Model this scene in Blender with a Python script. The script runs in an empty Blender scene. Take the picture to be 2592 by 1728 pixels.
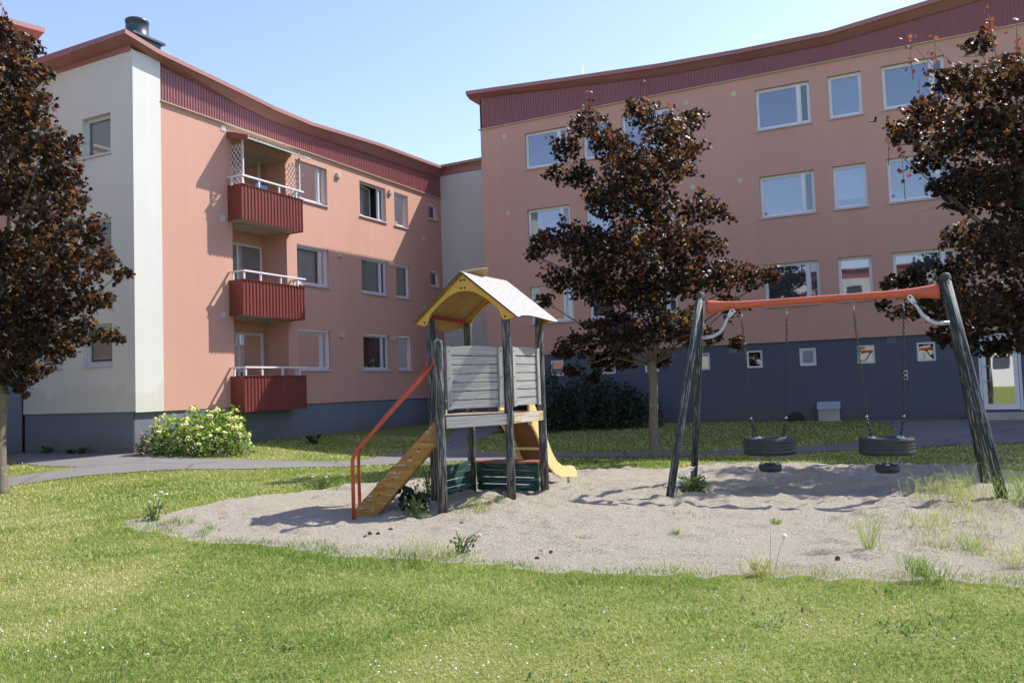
import bpy, bmesh, math, random
import numpy as np
from mathutils import Vector, Matrix
from mathutils.geometry import tessellate_polygon
R=random.Random(7); NR=np.random.default_rng(11)
for blk in (bpy.data.objects,bpy.data.meshes): pass
scene=bpy.context.scene
COL=scene.collection
rad=math.radians
def V(*a): return np.array(a,float)
def ss(a,b,x):
    t=np.clip((np.asarray(x,float)-a)/(b-a),0,1); return t*t*(3-2*t)
# ------------------------------------------------------------------ layout of the place (metres)
ATH=1.1013; BTH=ATH-math.pi/2
oA=V(-9.6864,21.126,0); dA=V(math.cos(ATH),math.sin(ATH),0); nA=V(math.sin(ATH),-math.cos(ATH),0)
oB=V(-.9107,30.4126,0); dB=V(math.cos(BTH),math.sin(BTH),0); nB=V(math.sin(BTH),-math.cos(BTH),0)
UZ=V(0,0,1)
LA=15.16; EW=4.55
SUNV=V(.80,.423,1.0); SUNV/=np.linalg.norm(SUNV)
def PA(u,n,z): return oA+dA*u+nA*n+UZ*z          # long pink facade with balconies
def PB(u,n,z): return oB+dB*u+nB*n+UZ*z          # long facade behind the swing
def PE(u,n,z): return oA+nA*u-dA*n+UZ*z          # cream end wall (u runs -EW..0)
def PD(u,n,z): return oA-nA*EW-dA*(-u)+nA*n+UZ*z # wing behind the left maple (u runs -14..0)
def PC(u,n,z): return oA+dA*LA+nA*u-dA*n+UZ*z    # cream link wall
def segdist(x,y,p,q):
    px,py=p[0],p[1]; dx,dy=q[0]-px,q[1]-py; t=np.clip(((x-px)*dx+(y-py)*dy)/(dx*dx+dy*dy),0,1)
    return np.hypot(x-px-t*dx,y-py-t*dy)
_segs=[(PA(0,0,0),PA(LA,0,0)),(PE(-EW,0,0),PE(0,0,0)),(PD(-14,0,0),PD(0,0,0)),(PB(0,0,0),PB(26,0,0)),(PC(0,0,0),PC(3.6,0,0))]
def gz(x,y):
    x=np.asarray(x,float); y=np.asarray(y,float)
    d=np.full(np.broadcast(x,y).shape,1e9)
    for p,q in _segs: d=np.minimum(d,segdist(x,y,p,q))
    w=.012*np.sin(x*.9+1)*np.sin(y*.7)+.008*np.sin(x*2.1+y*1.3)
    return -.08*ss(13,18,y)+.31*(1-ss(0,6,d))+w*ss(0,3,d)
def G(x,y,dz=0): return V(x,y,float(gz(x,y))+dz)
# ------------------------------------------------------------------ mesh collector
class MB:
    def __init__(s): s.v=[];s.f=[];s.lc=[];s.mi=[];s.sm=[]
    def add(s,vs,fs,lc=None,mi=0,sm=False):
        b=len(s.v); s.v.extend([tuple(map(float,p)) for p in vs]); s.f.extend([tuple(b+i for i in f) for f in fs])
        s.lc.extend(lc if lc is not None else [tuple(map(float,p)) for p in vs]); s.mi.extend([mi]*len(fs)); s.sm.extend([sm]*len(fs)); return s
    def quad(s,a,b,c,d,mi=0): return s.add([a,b,c,d],[(0,1,2,3)],mi=mi)
    def hexa(s,p,mi=0,lc=None): # 8 points: bottom 0-3, top 4-7
        return s.add(p,[(3,2,1,0),(4,5,6,7),(0,1,5,4),(1,2,6,5),(2,3,7,6),(3,0,4,7)],mi=mi,lc=lc)
    def box(s,P,u0,u1,n0,n1,z0,z1,mi=0):
        return s.hexa([P(u0,n0,z0),P(u1,n0,z0),P(u1,n1,z0),P(u0,n1,z0),P(u0,n0,z1),P(u1,n0,z1),P(u1,n1,z1),P(u0,n1,z1)],mi)
    def bar(s,a,b,w,h,up=UZ,mi=0,off=(0,0)): # rectangular bar from a to b, w sideways, h along up
        a=np.asarray(a,float);b=np.asarray(b,float); d=b-a; L=np.linalg.norm(d); d/=L
        sd=np.cross(d,up); sd/=np.linalg.norm(sd); u=np.cross(sd,d); o=R.random()*50
        pts=[];lc=[]
        for e,x in ((a,0),(b,L)):
            for i,j in ((-1,-1),(1,-1),(1,1),(-1,1)):
                pts.append(e+sd*(w/2*i+off[0])+u*(h/2*j+off[1])); lc.append((x+o,w/2*i+o,h/2*j))
        return s.add(pts,[(3,2,1,0),(4,5,6,7),(0,1,5,4),(1,2,6,5),(2,3,7,6),(3,0,4,7)],lc,mi)
    def tube(s,path,r,k=10,cap=True,mi=0,sm=True,groove=0):
        path=[np.asarray(p,float) for p in path]; n=len(path); r=r if hasattr(r,'__len__') else [r]*n
        vs=[];lc=[];fs=[]; prev=None; o=R.random()*50; acc=0
        for i,p in enumerate(path):
            t=path[min(i+1,n-1)]-path[max(i-1,0)]; t=t/np.linalg.norm(t)
            if prev is None:
                a=V(1,0,0) if abs(t[0])<.8 else V(0,1,0); sx=np.cross(t,a); sx/=np.linalg.norm(sx)
            else:
                sx=prev-t*(prev@t); sx/=np.linalg.norm(sx)
            prev=sx; sy=np.cross(t,sx)
            if i: acc+=np.linalg.norm(p-path[i-1])
            for j in range(k):
                an=2*math.pi*j/k; rr=r[i]*(1-groove if (groove and j%6==0) else 1)
                vs.append(p+sx*math.cos(an)*rr+sy*math.sin(an)*rr); lc.append((acc+o,math.cos(an)*.08+o,math.sin(an)*.08))
        for i in range(n-1):
            for j in range(k): fs.append((i*k+j,i*k+(j+1)%k,(i+1)*k+(j+1)%k,(i+1)*k+j))
        if cap: fs.append(tuple(range(k-1,-1,-1))); fs.append(tuple((n-1)*k+j for j in range(k)))
        return s.add(vs,fs,lc,mi,sm)
    def lathe(s,c,prof,k=24,ax=UZ,mi=0,closed=False,sm=True): # prof: (r,h)
        c=np.asarray(c,float); ax=np.asarray(ax,float); a=V(1,0,0) if abs(ax[0])<.8 else V(0,1,0); sx=np.cross(ax,a); sx/=np.linalg.norm(sx); sy=np.cross(ax,sx)
        vs=[];lc=[];fs=[];n=len(prof)
        for i,(r,h) in enumerate(prof):
            for j in range(k):
                an=2*math.pi*j/k; vs.append(c+ax*h+sx*math.cos(an)*r+sy*math.sin(an)*r); lc.append((an*10,r,h))
        for i in range(n if closed else n-1):
            for j in range(k):
                i2=(i+1)%n; fs.append((i*k+j,i*k+(j+1)%k,i2*k+(j+1)%k,i2*k+j))
        return s.add(vs,fs,lc,mi,sm)
    def prism(s,P,poly,n0,n1,mi=0,mi2=None): # polygon (u,z) extruded along n in frame P
        k=len(poly); o=R.random()*50
        vs=[P(u,n1,z) for u,z in poly]+[P(u,n0,z) for u,z in poly]; lc=[(u+o,o,z) for u,z in poly]+[(u+o,o+.02,z) for u,z in poly]
        m2=mi if mi2 is None else mi2
        s.add(vs,[tuple(range(k))],lc,mi); b=len(s.v)-2*k
        s.f.append(tuple(b+k+i for i in range(k-1,-1,-1))); s.mi.append(m2); s.sm.append(False)
        for i in range(k): s.f.append((b+i,b+k+i,b+k+(i+1)%k,b+(i+1)%k)); s.mi.append(m2); s.sm.append(False)
        return s
    def ball(s,c,r,k=8,mi=0,sq=1.0):
        m=max(4,k//2+1); return s.lathe(c,[(max(1e-4,r*math.sin(math.pi*i/m)),-r*sq*math.cos(math.pi*i/m)) for i in range(m+1)],k,mi=mi)
    def build(s,name,mats,parent=None,bevel=0):
        o0=np.zeros(3)
        if parent is not None: o0=np.array(parent['_o'])
        me=bpy.data.meshes.new(name); me.from_pydata([(p[0]-o0[0],p[1]-o0[1],p[2]-o0[2]) for p in s.v],[],s.f)
        at=me.attributes.new('lc','FLOAT_VECTOR','POINT'); at.data.foreach_set('vector',np.array(s.lc,float).ravel())
        mats=mats if isinstance(mats,(list,tuple)) else [mats]
        for m in mats: me.materials.append(m)
        me.polygons.foreach_set('material_index',s.mi); me.polygons.foreach_set('use_smooth',s.sm)
        bm=bmesh.new(); bm.from_mesh(me); bmesh.ops.recalc_face_normals(bm,faces=bm.faces); bm.to_mesh(me); bm.free()
        return link(name,me,parent,bevel)
def link(name,me,parent=None,bevel=0):
    o=bpy.data.objects.new(name,me); COL.objects.link(o)
    if parent is not None: o.parent=parent; o['_o']=list(parent['_o'])
    else: o['_o']=[0,0,0]
    if bevel:
        m=o.modifiers.new('bevel','BEVEL'); m.width=bevel; m.segments=2; m.limit_method='ANGLE'
    return o
def thing(name,label,cat,loc,group=None):
    o=bpy.data.objects.new(name,None); COL.objects.link(o); o.location=[float(c) for c in loc]; o['_o']=[float(c) for c in loc]; o.empty_display_size=.2
    return tag(o,label,cat,group)
def tag(o,label,cat,group=None):
    o['label']=label; o['category']=cat
    if group: o['group']=group
    return o
def npmesh(name,verts,faces,mats,parent=None,attrs=None,smooth=False,mi=None):
    o0=np.array(parent['_o']) if parent is not None else np.zeros(3)
    me=bpy.data.meshes.new(name); n=len(verts); m,k=faces.shape
    me.vertices.add(n); me.vertices.foreach_set('co',(verts-o0).astype(np.float32).ravel())
    me.loops.add(m*k); me.loops.foreach_set('vertex_index',faces.astype(np.int32).ravel())
    me.polygons.add(m); me.polygons.foreach_set('loop_start',(np.arange(m)*k).astype(np.int32))
    me.polygons.foreach_set('use_smooth',np.full(m,smooth))
    for mt in (mats if isinstance(mats,(list,tuple)) else [mats]): me.materials.append(mt)
    if mi is not None: me.polygons.foreach_set('material_index',mi.astype(np.int32))
    for a,v in (attrs or {}).items():
        at=me.attributes.new(a,'FLOAT','POINT'); at.data.foreach_set('value',v.astype(np.float32))
    me.update(calc_edges=True); me.validate()
    return link(name,me,parent)
# ------------------------------------------------------------------ materials
class NT:
    def __init__(s,name):
        s.m=bpy.data.materials.new(name); s.m.use_nodes=True; s.t=s.m.node_tree; s.t.nodes.clear(); s.out=s.n('ShaderNodeOutputMaterial')
    def n(s,ty,**kw):
        nd=s.t.nodes.new(ty)
        for k,v in kw.items():
            if k in ('inp',):
                for a,b in v.items():
                    if hasattr(b,'is_linked') or isinstance(b,bpy.types.NodeSocket): s.t.links.new(b,nd.inputs[a])
                    else: nd.inputs[a].default_value=b
            else: setattr(nd,k,v)
        return nd
    def l(s,a,b): s.t.links.new(a,b)
    def coord(s,kind='Object',sc=(1,1,1)):
        if kind=='lc': c=s.n('ShaderNodeAttribute',attribute_name='lc').outputs['Vector']
        else: c=s.n('ShaderNodeTexCoord').outputs[kind]
        return s.n('ShaderNodeMapping',inp={'Vector':c,'Scale':sc}).outputs[0]
    def noise(s,co,scale,detail=3,rough=.55): return s.n('ShaderNodeTexNoise',inp={'Vector':co,'Scale':scale,'Detail':detail,'Roughness':rough}).outputs['Fac']
    def ramp(s,f,stops):
        r=s.n('ShaderNodeValToRGB'); e=r.color_ramp.elements
        while len(e)<len(stops): e.new(.5)
        for i,(p,c) in enumerate(stops): e[i].position=p; e[i].color=(*c,1) if len(c)==3 else c
        s.l(f,r.inputs[0]); return r.outputs[0]
    def mix(s,f,a,b,bt='MIX'):
        m=s.n('ShaderNodeMixRGB',blend_type=bt)
        for i,x in enumerate((f,a,b)):
            if isinstance(x,bpy.types.NodeSocket): s.l(x,m.inputs[i])
            else: m.inputs[i].default_value=x if i==0 else (*x,1)
        return m.outputs[0]
    def bump(s,h,st,dist=.02): return s.n('ShaderNodeBump',inp={'Height':h,'Strength':st,'Distance':dist}).outputs[0]
    def bsdf(s,col,rough=.6,spec=.4,nrm=None,metal=0,**kw):
        b=s.n('ShaderNodeBsdfPrincipled')
        for k,x in (('Base Color',col),('Roughness',rough),('Specular IOR Level',spec),('Metallic',metal),*kw.items()):
            if isinstance(x,bpy.types.NodeSocket): s.l(x,b.inputs[k])
            elif isinstance(x,tuple): b.inputs[k].default_value=(*x,1)
            else: b.inputs[k].default_value=x
        if nrm is not None: s.l(nrm,b.inputs['Normal'])
        return b.outputs[0]
    def done(s,sh): s.l(sh,s.out.inputs[0]); return s.m
def sc3(c,k): return tuple(min(1,x*k) for x in c)
def simple(name,col,rough=.6,var=.12,vs=3,bump=0,bs=60,metal=0,spec=.4,kind='Object'):
    t=NT(name); co=t.coord(kind); f=t.noise(co,vs,5)
    c=t.ramp(f,[(.3,sc3(col,1-var)),(.7,sc3(col,1+var))])
    n=t.bump(t.noise(co,bs,4),bump) if bump else None
    return t.done(t.bsdf(c,rough,spec,n,metal))
def stucco(name,col,stain=None,splash=None):
    t=NT(name); co=t.coord('Object'); f=t.noise(co,.45,6,.6)
    c=t.ramp(f,[(.3,sc3(col,.94)),(.7,sc3(col,1.05))])
    st=t.noise(t.coord('Object',(2.2,2.2,.12)),1.3,5,.6)      # faint vertical rain streaks
    c=t.mix(.13,c,t.ramp(st,[(.35,sc3(col,.75)),(.65,sc3(col,1.1))]))
    g=t.noise(co,90,3,.6); c=t.mix(.25,c,t.ramp(g,[(.3,sc3(col,.8)),(.7,sc3(col,1.15))]))
    if stain:
        z=t.n('ShaderNodeSeparateXYZ',inp={0:t.n('ShaderNodeTexCoord').outputs['Object']}).outputs[2]
        zr=t.n('ShaderNodeMapRange',inp={0:z,1:1.3,2:2.45,3:1.0,4:0.0}).outputs[0]
        nf=t.noise(t.coord('Object',(1,1,.6)),1.5,4,.55)
        m=t.n('ShaderNodeMath',operation='MULTIPLY',inp={0:zr,1:nf}).outputs[0]
        mk=t.ramp(m,[(.30,(0,0,0)),(.325,(.55,.55,.55))])
        c=t.mix(mk,c,stain)
    if splash:
        z=t.n('ShaderNodeSeparateXYZ',inp={0:t.n('ShaderNodeTexCoord').outputs['Object']}).outputs[2]
        zr=t.n('ShaderNodeMapRange',inp={0:z,1:0.0,2:.75,3:1.0,4:0.0}).outputs[0]
        m=t.n('ShaderNodeMath',operation='MULTIPLY',inp={0:zr,1:t.noise(t.coord('Object',(1,1,.5)),3.,5,.65)}).outputs[0]
        c=t.mix(t.ramp(m,[(.12,(0,0,0)),(.5,(.75,.75,.75))]),c,splash)
    n=t.bump(g,.22,.012)
    return t.done(t.bsdf(c,.92,.2,n))
def wood(name,c0,c1,peel=None,peelamt=.5,kind='lc',bump=.35,ps=(1.2,14,14)):
    t=NT(name); co=t.coord(kind,(1.3,38,38)); g=t.noise(co,1.6,6,.65); c=t.ramp(g,[(.25,c0),(.75,c1)])
    kn=t.noise(t.coord(kind,(2.5,9,9)),1.4,2); c=t.mix(t.ramp(kn,[(.64,(0,0,0)),(.72,(.55,.55,.55))]),c,sc3(c0,.45))
    rough=.85
    if peel:
        f=t.noise(t.coord(kind,ps),2.2,6,.68); mk=t.ramp(f,[(peelamt-.015,(1,1,1)),(peelamt+.015,(0,0,0))])
        pc=t.ramp(t.noise(co,.7,4),[(.3,sc3(peel,.7)),(.7,sc3(peel,1.25))]); c=t.mix(mk,c,pc); rough=.6
        g=t.n('ShaderNodeMath',operation='ADD',inp={0:g,1:mk}).outputs[0]
    return t.done(t.bsdf(c,rough,.3,t.bump(g,bump,.01)))
MT={}
MT['salmon']=stucco('salmon render',(.575,.325,.25))
MT['cream']=stucco('cream render',(.66,.65,.61),stain=(.56,.54,.455))
MT['creamdeep']=stucco('cream link render',(.58,.56,.53))  # slightly darker cream, shared by the link and the block across the lawn
MT['plinth']=stucco('blue grey plinth',(.165,.19,.225),splash=(.15,.14,.12))
MT['plinthB']=stucco('slate blue basement',(.105,.118,.152),splash=(.12,.105,.085))
MT['clad']=simple('burgundy metal cladding',(.25,.078,.075),.36,.07,.8,spec=.5)
MT['eave']=simple('burgundy eave metal',(.33,.145,.13),.5,.08,.8)
MT['balc']=simple('red balcony sheet',(.20,.048,.038),.4,.08,1.2,spec=.5)
MT['conc']=simple('pale concrete',(.42,.40,.34),.9,.15,2,.3,60)
MT['white']=simple('white frame paint',(.72,.72,.72),.4,.05,2)
MT['pvc']=simple('grey white frame',(.58,.58,.60),.4,.05,2)
MT['sill']=simple('sheet metal sill',(.55,.55,.57),.45,.1,3)
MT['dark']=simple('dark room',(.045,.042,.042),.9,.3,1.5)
MT['blind']=simple('venetian blind',(.72,.72,.71),.6,.05,1)
MT['curt']=simple('curtain cloth',(.50,.49,.48),.9,.08,2)
MT['curtg']=simple('grey green door curtain',(.27,.29,.27),.9,.15,1.2)
MT['pale']=simple('dry stalk',(.50,.43,.32),.8,.1,6)
MT['curtred']=simple('red checked cloth',(.16,.06,.06),.9,.2,9)
MT['ventw']=simple('vent cover plastic',(.60,.53,.42),.6,.08,3)
MT['black']=simple('dark slot',(.02,.02,.022),.8,.2,4)
MT['steel']=simple('galvanised steel',(.50,.51,.50),.38,.15,6,metal=.85)
MT['chim']=simple('blue black flue metal',(.055,.07,.085),.4,.12,2,metal=.3)
MT['chiml']=simple('grey flashing',(.36,.39,.41),.45,.1,3,metal=.3)
MT['galv']=simple('grey rail',(.70,.70,.71),.4,.04,2)
MT['blue']=simple('blue cloth',(.03,.09,.25),.8,.1,3)
MT['corr']=simple('grey plastic roof',(.45,.45,.40),.5,.1,3)
MT['latt']=simple('lattice paint',(.62,.55,.54),.6,.06,3)
def glass(name,refl,tint):
    t=NT(name); fr=t.n('ShaderNodeFresnel',inp={'IOR':1.52}).outputs[0]
    f=t.n('ShaderNodeMath',operation='ADD',use_clamp=True,inp={0:fr,1:refl}).outputs[0]
    w=t.bump(t.noise(t.coord('Object'),1.1,1),.02,.05)
    gl=t.n('ShaderNodeBsdfGlossy',inp={'Roughness':.015,'Color':(.95,.97,1,1)}); t.l(w,gl.inputs['Normal'])
    tr=t.n('ShaderNodeBsdfTransparent',inp={'Color':(*tint,1)})
    mx=t.n('ShaderNodeMixShader'); t.l(f,mx.inputs[0]); t.l(tr.outputs[0],mx.inputs[1]); t.l(gl.outputs[0],mx.inputs[2])
    return t.done(mx.outputs[0])
MT['glass']=glass('window glass',.13,(.90,.93,.92)); MT['glassB']=glass('window glass facing the play area',.19,(.40,.49,.57)); MT['glassdoor']=glass('door glass',.5,(.6,.66,.64))
MT['post']=wood('weathered painted pole',(.17,.145,.12),(.36,.32,.28),(.022,.032,.036),.525,ps=(1.6,30,30))
MT['swpost']=wood('dark green swing pole',(.20,.19,.18),(.36,.34,.32),(.026,.036,.033),.565,ps=(1.3,26,26))
MT['plank']=wood('grey weathered plank',(.19,.182,.168),(.47,.455,.42))
MT['beamy']=wood('worn yellow plank',(.40,.37,.33),(.60,.56,.5),(.50,.30,.08),.47)
MT['string']=wood('ochre stringer',(.40,.33,.25),(.52,.46,.38),(.33,.165,.035),.60,ps=(2.5,16,16))
MT['greenp']=wood('green stained plank',(.10,.15,.125),(.16,.22,.18),(.018,.07,.058),.56)
MT['tread']=wood('brown tread',(.14,.08,.05),(.25,.16,.11))
MT['deck']=wood('deck board',(.22,.15,.10),(.34,.26,.2))
MT['yellow']=simple('yellow board paint',(.60,.335,.035),.45,.08,4,kind='lc')
MT['under']=simple('brown plywood underside',(.34,.215,.075),.7,.22,5,kind='lc')
MT['rooftop']=simple('bleached roof board',(.36,.345,.33),.8,.2,14,.4,120,kind='lc')
MT['edge']=simple('dark board edge',(.07,.05,.045),.7,.1,5)
MT['redbar']=simple('red bar paint',(.33,.035,.03),.5,.1,5)
MT['redtop']=simple('faded red counter',(.26,.09,.07),.7,.2,8)
MT['rail']=simple('orange red tube',(.46,.075,.028),.42,.12,7)
MT['beam']=simple('orange plastic beam',(.55,.115,.05),.5,.08,3)
MT['slide']=simple('pale yellow slide',(.76,.60,.27),.4,.06,3)
MT['slideb']=simple('brown slide underside',(.20,.105,.05),.6,.1,4)
MT['rubb']=simple('tyre rubber',(.045,.044,.043),.6,.25,10,.3,70)
MT['chain']=simple('black chain',(.022,.022,.024),.28,.2,10,metal=.4,spec=.7)
MT['clip']=simple('pale green plate',(.42,.55,.48),.5,.1,8)
MT['hook']=simple('rusty hook',(.35,.25,.18),.5,.2,10,metal=.5)
MT['bolt']=simple('dark bolt',(.05,.04,.035),.5,.2,10,metal=.4)
MT['bark']=wood('maple bark',(.12,.095,.07),(.23,.19,.145),(.30,.29,.21),.40,bump=.6,ps=(6,12,12))
MT['twig']=simple('twig bark',(.16,.12,.085),.85,.2,6)
MT['stem']=simple('green stem',(.13,.19,.05),.7,.2,6)
MT['cone']=simple('pine cone',(.10,.05,.03),.8,.3,30)
MT['feather']=simple('dark feather',(.05,.05,.06),.6,.3,10)
MT['whiteflower']=simple('white flower',(.78,.78,.74),.7,.06,10)
MT['hydra']=simple('cream yellow flower',(.80,.76,.33),.8,.12,14)
MT['pinkf']=simple('dull pink flower',(.42,.25,.27),.8,.2,14)
def leafmat(name,lo,hi,tr,trm=.45,rough=.35,spec=.5,acc=None,tramp=None):
    t=NT(name); r=t.n('ShaderNodeAttribute',attribute_name='rnd').outputs['Fac']
    c=t.ramp(r,[(0,lo),(.85,hi),(1,acc or hi)])
    tc=t.ramp(r,tramp or [(0,sc3(tr,.5)),(.85,tr),(1,sc3(tr,1.7))])
    p=t.bsdf(c,rough,spec); tl=t.n('ShaderNodeBsdfTranslucent'); t.l(tc,tl.inputs[0])
    mx=t.n('ShaderNodeMixShader',inp={0:trm}); t.l(p,mx.inputs[1]); t.l(tl.outputs[0],mx.inputs[2]); return t.done(mx.outputs[0])
MT['maple']=leafmat('purple maple leaf',(.008,.008,.008),(.022,.014,.011),(.21,.085,.018),.32,.42,.26,acc=(.05,.05,.016),tramp=[(0,(.04,.022,.008)),(.55,(.06,.027,.013)),(.78,(.31,.105,.03)),(1,(.40,.22,.05))])
MT['mapletip']=leafmat('red young maple leaf',(.10,.03,.02),(.18,.05,.03),(.50,.13,.05),.4,.35,.5)
MT['gleaf']=leafmat('green shrub leaf',(.15,.25,.035),(.30,.42,.065),(.42,.58,.08),.35,.45)
MT['clover']=leafmat('clover leaf',(.07,.14,.03),(.15,.26,.05),(.2,.34,.06),.3,.6)
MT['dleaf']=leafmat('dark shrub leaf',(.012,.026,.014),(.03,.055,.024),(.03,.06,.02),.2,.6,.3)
MT['weed']=leafmat('weed leaf',(.06,.10,.03),(.12,.18,.05),(.16,.26,.06),.35,.5)
def grassmat():
    t=NT('grass blade'); r=t.n('ShaderNodeAttribute',attribute_name='rnd').outputs['Fac']
    c=t.ramp(r,[(0,(.10,.20,.03)),(.42,(.245,.37,.065)),(.64,(.42,.46,.115)),(.82,(.66,.585,.25)),(1,(.80,.72,.46))])
    p=t.bsdf(c,.55,.25); tl=t.n('ShaderNodeBsdfTranslucent'); t.l(c,tl.inputs[0]); mx=t.n('ShaderNodeMixShader',inp={0:.35}); t.l(p,mx.inputs[1]); t.l(tl.outputs[0],mx.inputs[2]); return t.done(mx.outputs[0])
MT['grass']=grassmat()
def lawnmat():
    t=NT('lawn soil and turf'); co=t.coord('Object'); a=t.noise(co,.33,5,.6); b=t.noise(co,38,4,.7)
    c=t.mix(t.ramp(a,[(.38,(0,0,0)),(.62,(1,1,1))]),(.16,.22,.042),(.30,.28,.085))
    c=t.mix(.7,c,t.ramp(b,[(.3,(.045,.065,.015)),(.52,(.15,.18,.045)),(.75,(.30,.29,.11))]))
    return t.done(t.bsdf(c,.95,.1,t.bump(b,.7,.03)))
MT['lawn']=lawnmat()
def sandmat():
    t=NT('playground sand'); co=t.coord('Object'); a=t.noise(co,1.1,5,.6); b=t.noise(co,60,5,.8); d=t.noise(co,14,5,.7)
    c=t.ramp(a,[(.3,(.47,.40,.295)),(.7,(.58,.505,.385))]); c=t.mix(.75,c,t.ramp(b,[(.32,(.13,.105,.08)),(.45,(.57,.495,.385)),(.64,(.92,.84,.71))]))
    s=t.n('ShaderNodeMath',operation='ADD',inp={0:b,1:d}).outputs[0]
    return t.done(t.bsdf(c,.95,.15,t.bump(s,1.0,.085)))
MT['sand']=sandmat()
def asph():
    t=NT('worn asphalt'); co=t.coord('Object'); a=t.noise(co,.6,5,.6); b=t.noise(co,110,3,.7); w=t.n('ShaderNodeTexVoronoi',feature='DISTANCE_TO_EDGE',inp={'Vector':t.mix(.35,t.coord('Object'),t.n('ShaderNodeTexNoise',inp={'Scale':1.3}).outputs['Color']),'Scale':.55}).outputs['Distance']
    c=t.ramp(a,[(.3,(.145,.14,.137)),(.7,(.20,.195,.19))]); c=t.mix(.35,c,t.ramp(b,[(.3,(.07,.07,.07)),(.7,(.34,.33,.32))]))
    c=t.mix(t.ramp(w,[(.004,(.6,.6,.6)),(.012,(0,0,0))]),c,(.06,.058,.055))
    return t.done(t.bsdf(c,.9,.25,t.bump(b,.4,.01)))
MT['asph']=asph()
# ------------------------------------------------------------------ ground
def grid_axis(a,b,st,far):
    g=list(np.arange(a,b+1e-6,st)); k=st
    lo=[];hi=[];x=a
    while x>-far: k*=1.5; x-=k; lo.append(x)
    k=st;x=b
    while x<far: k*=1.5; x+=k; hi.append(x)
    return np.array(lo[::-1]+g+hi)
gx=grid_axis(-24,24,.4,900); gy=grid_axis(0,38,.4,900)
X,Y=np.meshgrid(gx,gy); Z=gz(X,Y); nx,ny=len(gx),len(gy)
idx=np.arange(nx*ny).reshape(ny,nx)
F=np.stack([idx[:-1,:-1],idx[:-1,1:],idx[1:,1:],idx[1:,:-1]],-1).reshape(-1,4)
lawn=npmesh('lawn',np.stack([X,Y,Z],-1).reshape(-1,3),F,MT['lawn'],smooth=True); lawn['kind']='structure'
SAND=[(-5.29,10.85),(-4.53,10.09),(-3.74,9.43),(-2.97,9.04),(-2.16,8.43),(-1.56,8.01),(-.99,7.82),(-.37,7.53),(.02,7.3),(.57,7.11),(1.1,6.93),(1.61,6.81),(2.1,6.69),(2.39,6.54),(2.68,6.43),(2.96,6.32),(3.38,6.19),(3.75,6.05),(4.4,6.3),(5.3,7.0),(6.6,9.2),(7.9,12.2),(7.7,14.0),(6.92,15.0),(5.81,15.3),(4.71,15.7),(3.52,15.9),(2.84,15.5),(2.26,16.0),(1.43,16.1),(.61,15.6),(-.71,15.3),(-1.53,15.2),(-2.27,14.8),(-2.99,14.3),(-3.4,13.93),(-3.9,13.61),(-4.29,13.08),(-4.59,12.76),(-4.88,12.14),(-5.13,11.43)]
def wob(poly,amp,sub=6):
    out=[];n=len(poly)
    P=[np.array(p) for p in poly]
    for i in range(n):
        p0,p1,p2,p3=P[i-1],P[i],P[(i+1)%n],P[(i+2)%n]
        for k in range(sub):
            t=k/sub; q=.5*((2*p1)+(-p0+p2)*t+(2*p0-5*p1+4*p2-p3)*t*t+(-p0+3*p1-3*p2+p3)*t**3)
            out.append(q+NR.normal(0,amp,2))
    return np.array(out)
SANDP=wob(SAND,.06,5)
ASPH=[(-13.2,12.4),(-10.5,15.55),(-9.97,16.34),(-9.4,17.2),(-8.76,17.8),(-6.65,18.45),(-4.82,18.8),(-3.86,18.95),(-1.88,19.2),(.75,19.15),(3.09,18.75),(4.98,18.5),(6.38,18.45),(9.06,18.75),(11.5,18.8),(14,18.9),(30,18.2),(30,23),(19,21.2),(16.9,21.76),(10.95,24.66),(10.3,22.6),(9.4,20.9),(8,20.1),(5.53,19.85),(3.9,19.95),(2,20.3),(.6,20.5),(-.21,20.9),(-1.02,21.7),(-1.43,23.4),(-1.37,25),(-.6,27.7),(-.2,29.3),(-.6,30.6),(-1.2,33.6),(-2.6,34.3),(-2.1,30.8),(-2.1,28),(-2.45,25.2),(-2.75,23.5),(-3.4,21.4),(-3.9,20.5),(-4.7,20.15),(-5.94,20.05),(-7.1,20.05),(-7.9,20.2),(-8.8,20.75),(-9.5,21.3),(-10,21.35),(-13.7,23.1),(-18.5,14),(-16.5,13.6),(-14.6,18.5),(-13.6,20.6),(-12.36,20.35),(-11,19.3),(-9.95,18.8),(-10.3,18.25),(-10.95,17.5),(-11.5,16.9),(-12.6,15.4),(-15.2,12.4)]
ASPHP=wob(ASPH,.012,3)
def sheet(name,poly,mat,step,dz,zf=None):
    bm=bmesh.new(); vv=[bm.verts.new((p[0],p[1],0)) for p in poly]
    for tri in tessellate_polygon([[Vector((p[0],p[1],0)) for p in poly]]):
        try: bm.faces.new([vv[i] for i in tri])
        except ValueError: pass
    bmesh.ops.recalc_face_normals(bm,faces=bm.faces[:])
    lo=poly.min(0);hi=poly.max(0)
    for ax in (0,1):
        for c in np.arange(lo[ax]+step*.5,hi[ax],step):
            co=[0,0,0];no=[0,0,0];co[ax]=c;no[ax]=1
            bmesh.ops.bisect_plane(bm,geom=bm.verts[:]+bm.edges[:]+bm.faces[:],plane_co=co,plane_no=no,dist=1e-5)
    me=bpy.data.meshes.new(name); bm.to_mesh(me); bm.free()
    n=len(me.vertices); co=np.empty(n*3,np.float32); me.vertices.foreach_get('co',co); co=co.reshape(-1,3).astype(float)
    co[:,2]=gz(co[:,0],co[:,1])+dz
    if zf is not None: co[:,2]+=zf(co[:,0],co[:,1])
    me.vertices.foreach_set('co',co.astype(np.float32).ravel()); me.materials.append(mat)
    me.polygons.foreach_set('use_smooth',np.ones(len(me.polygons),bool)); me.update()
    o=link(name,me); o['kind']='structure'; return o
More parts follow.
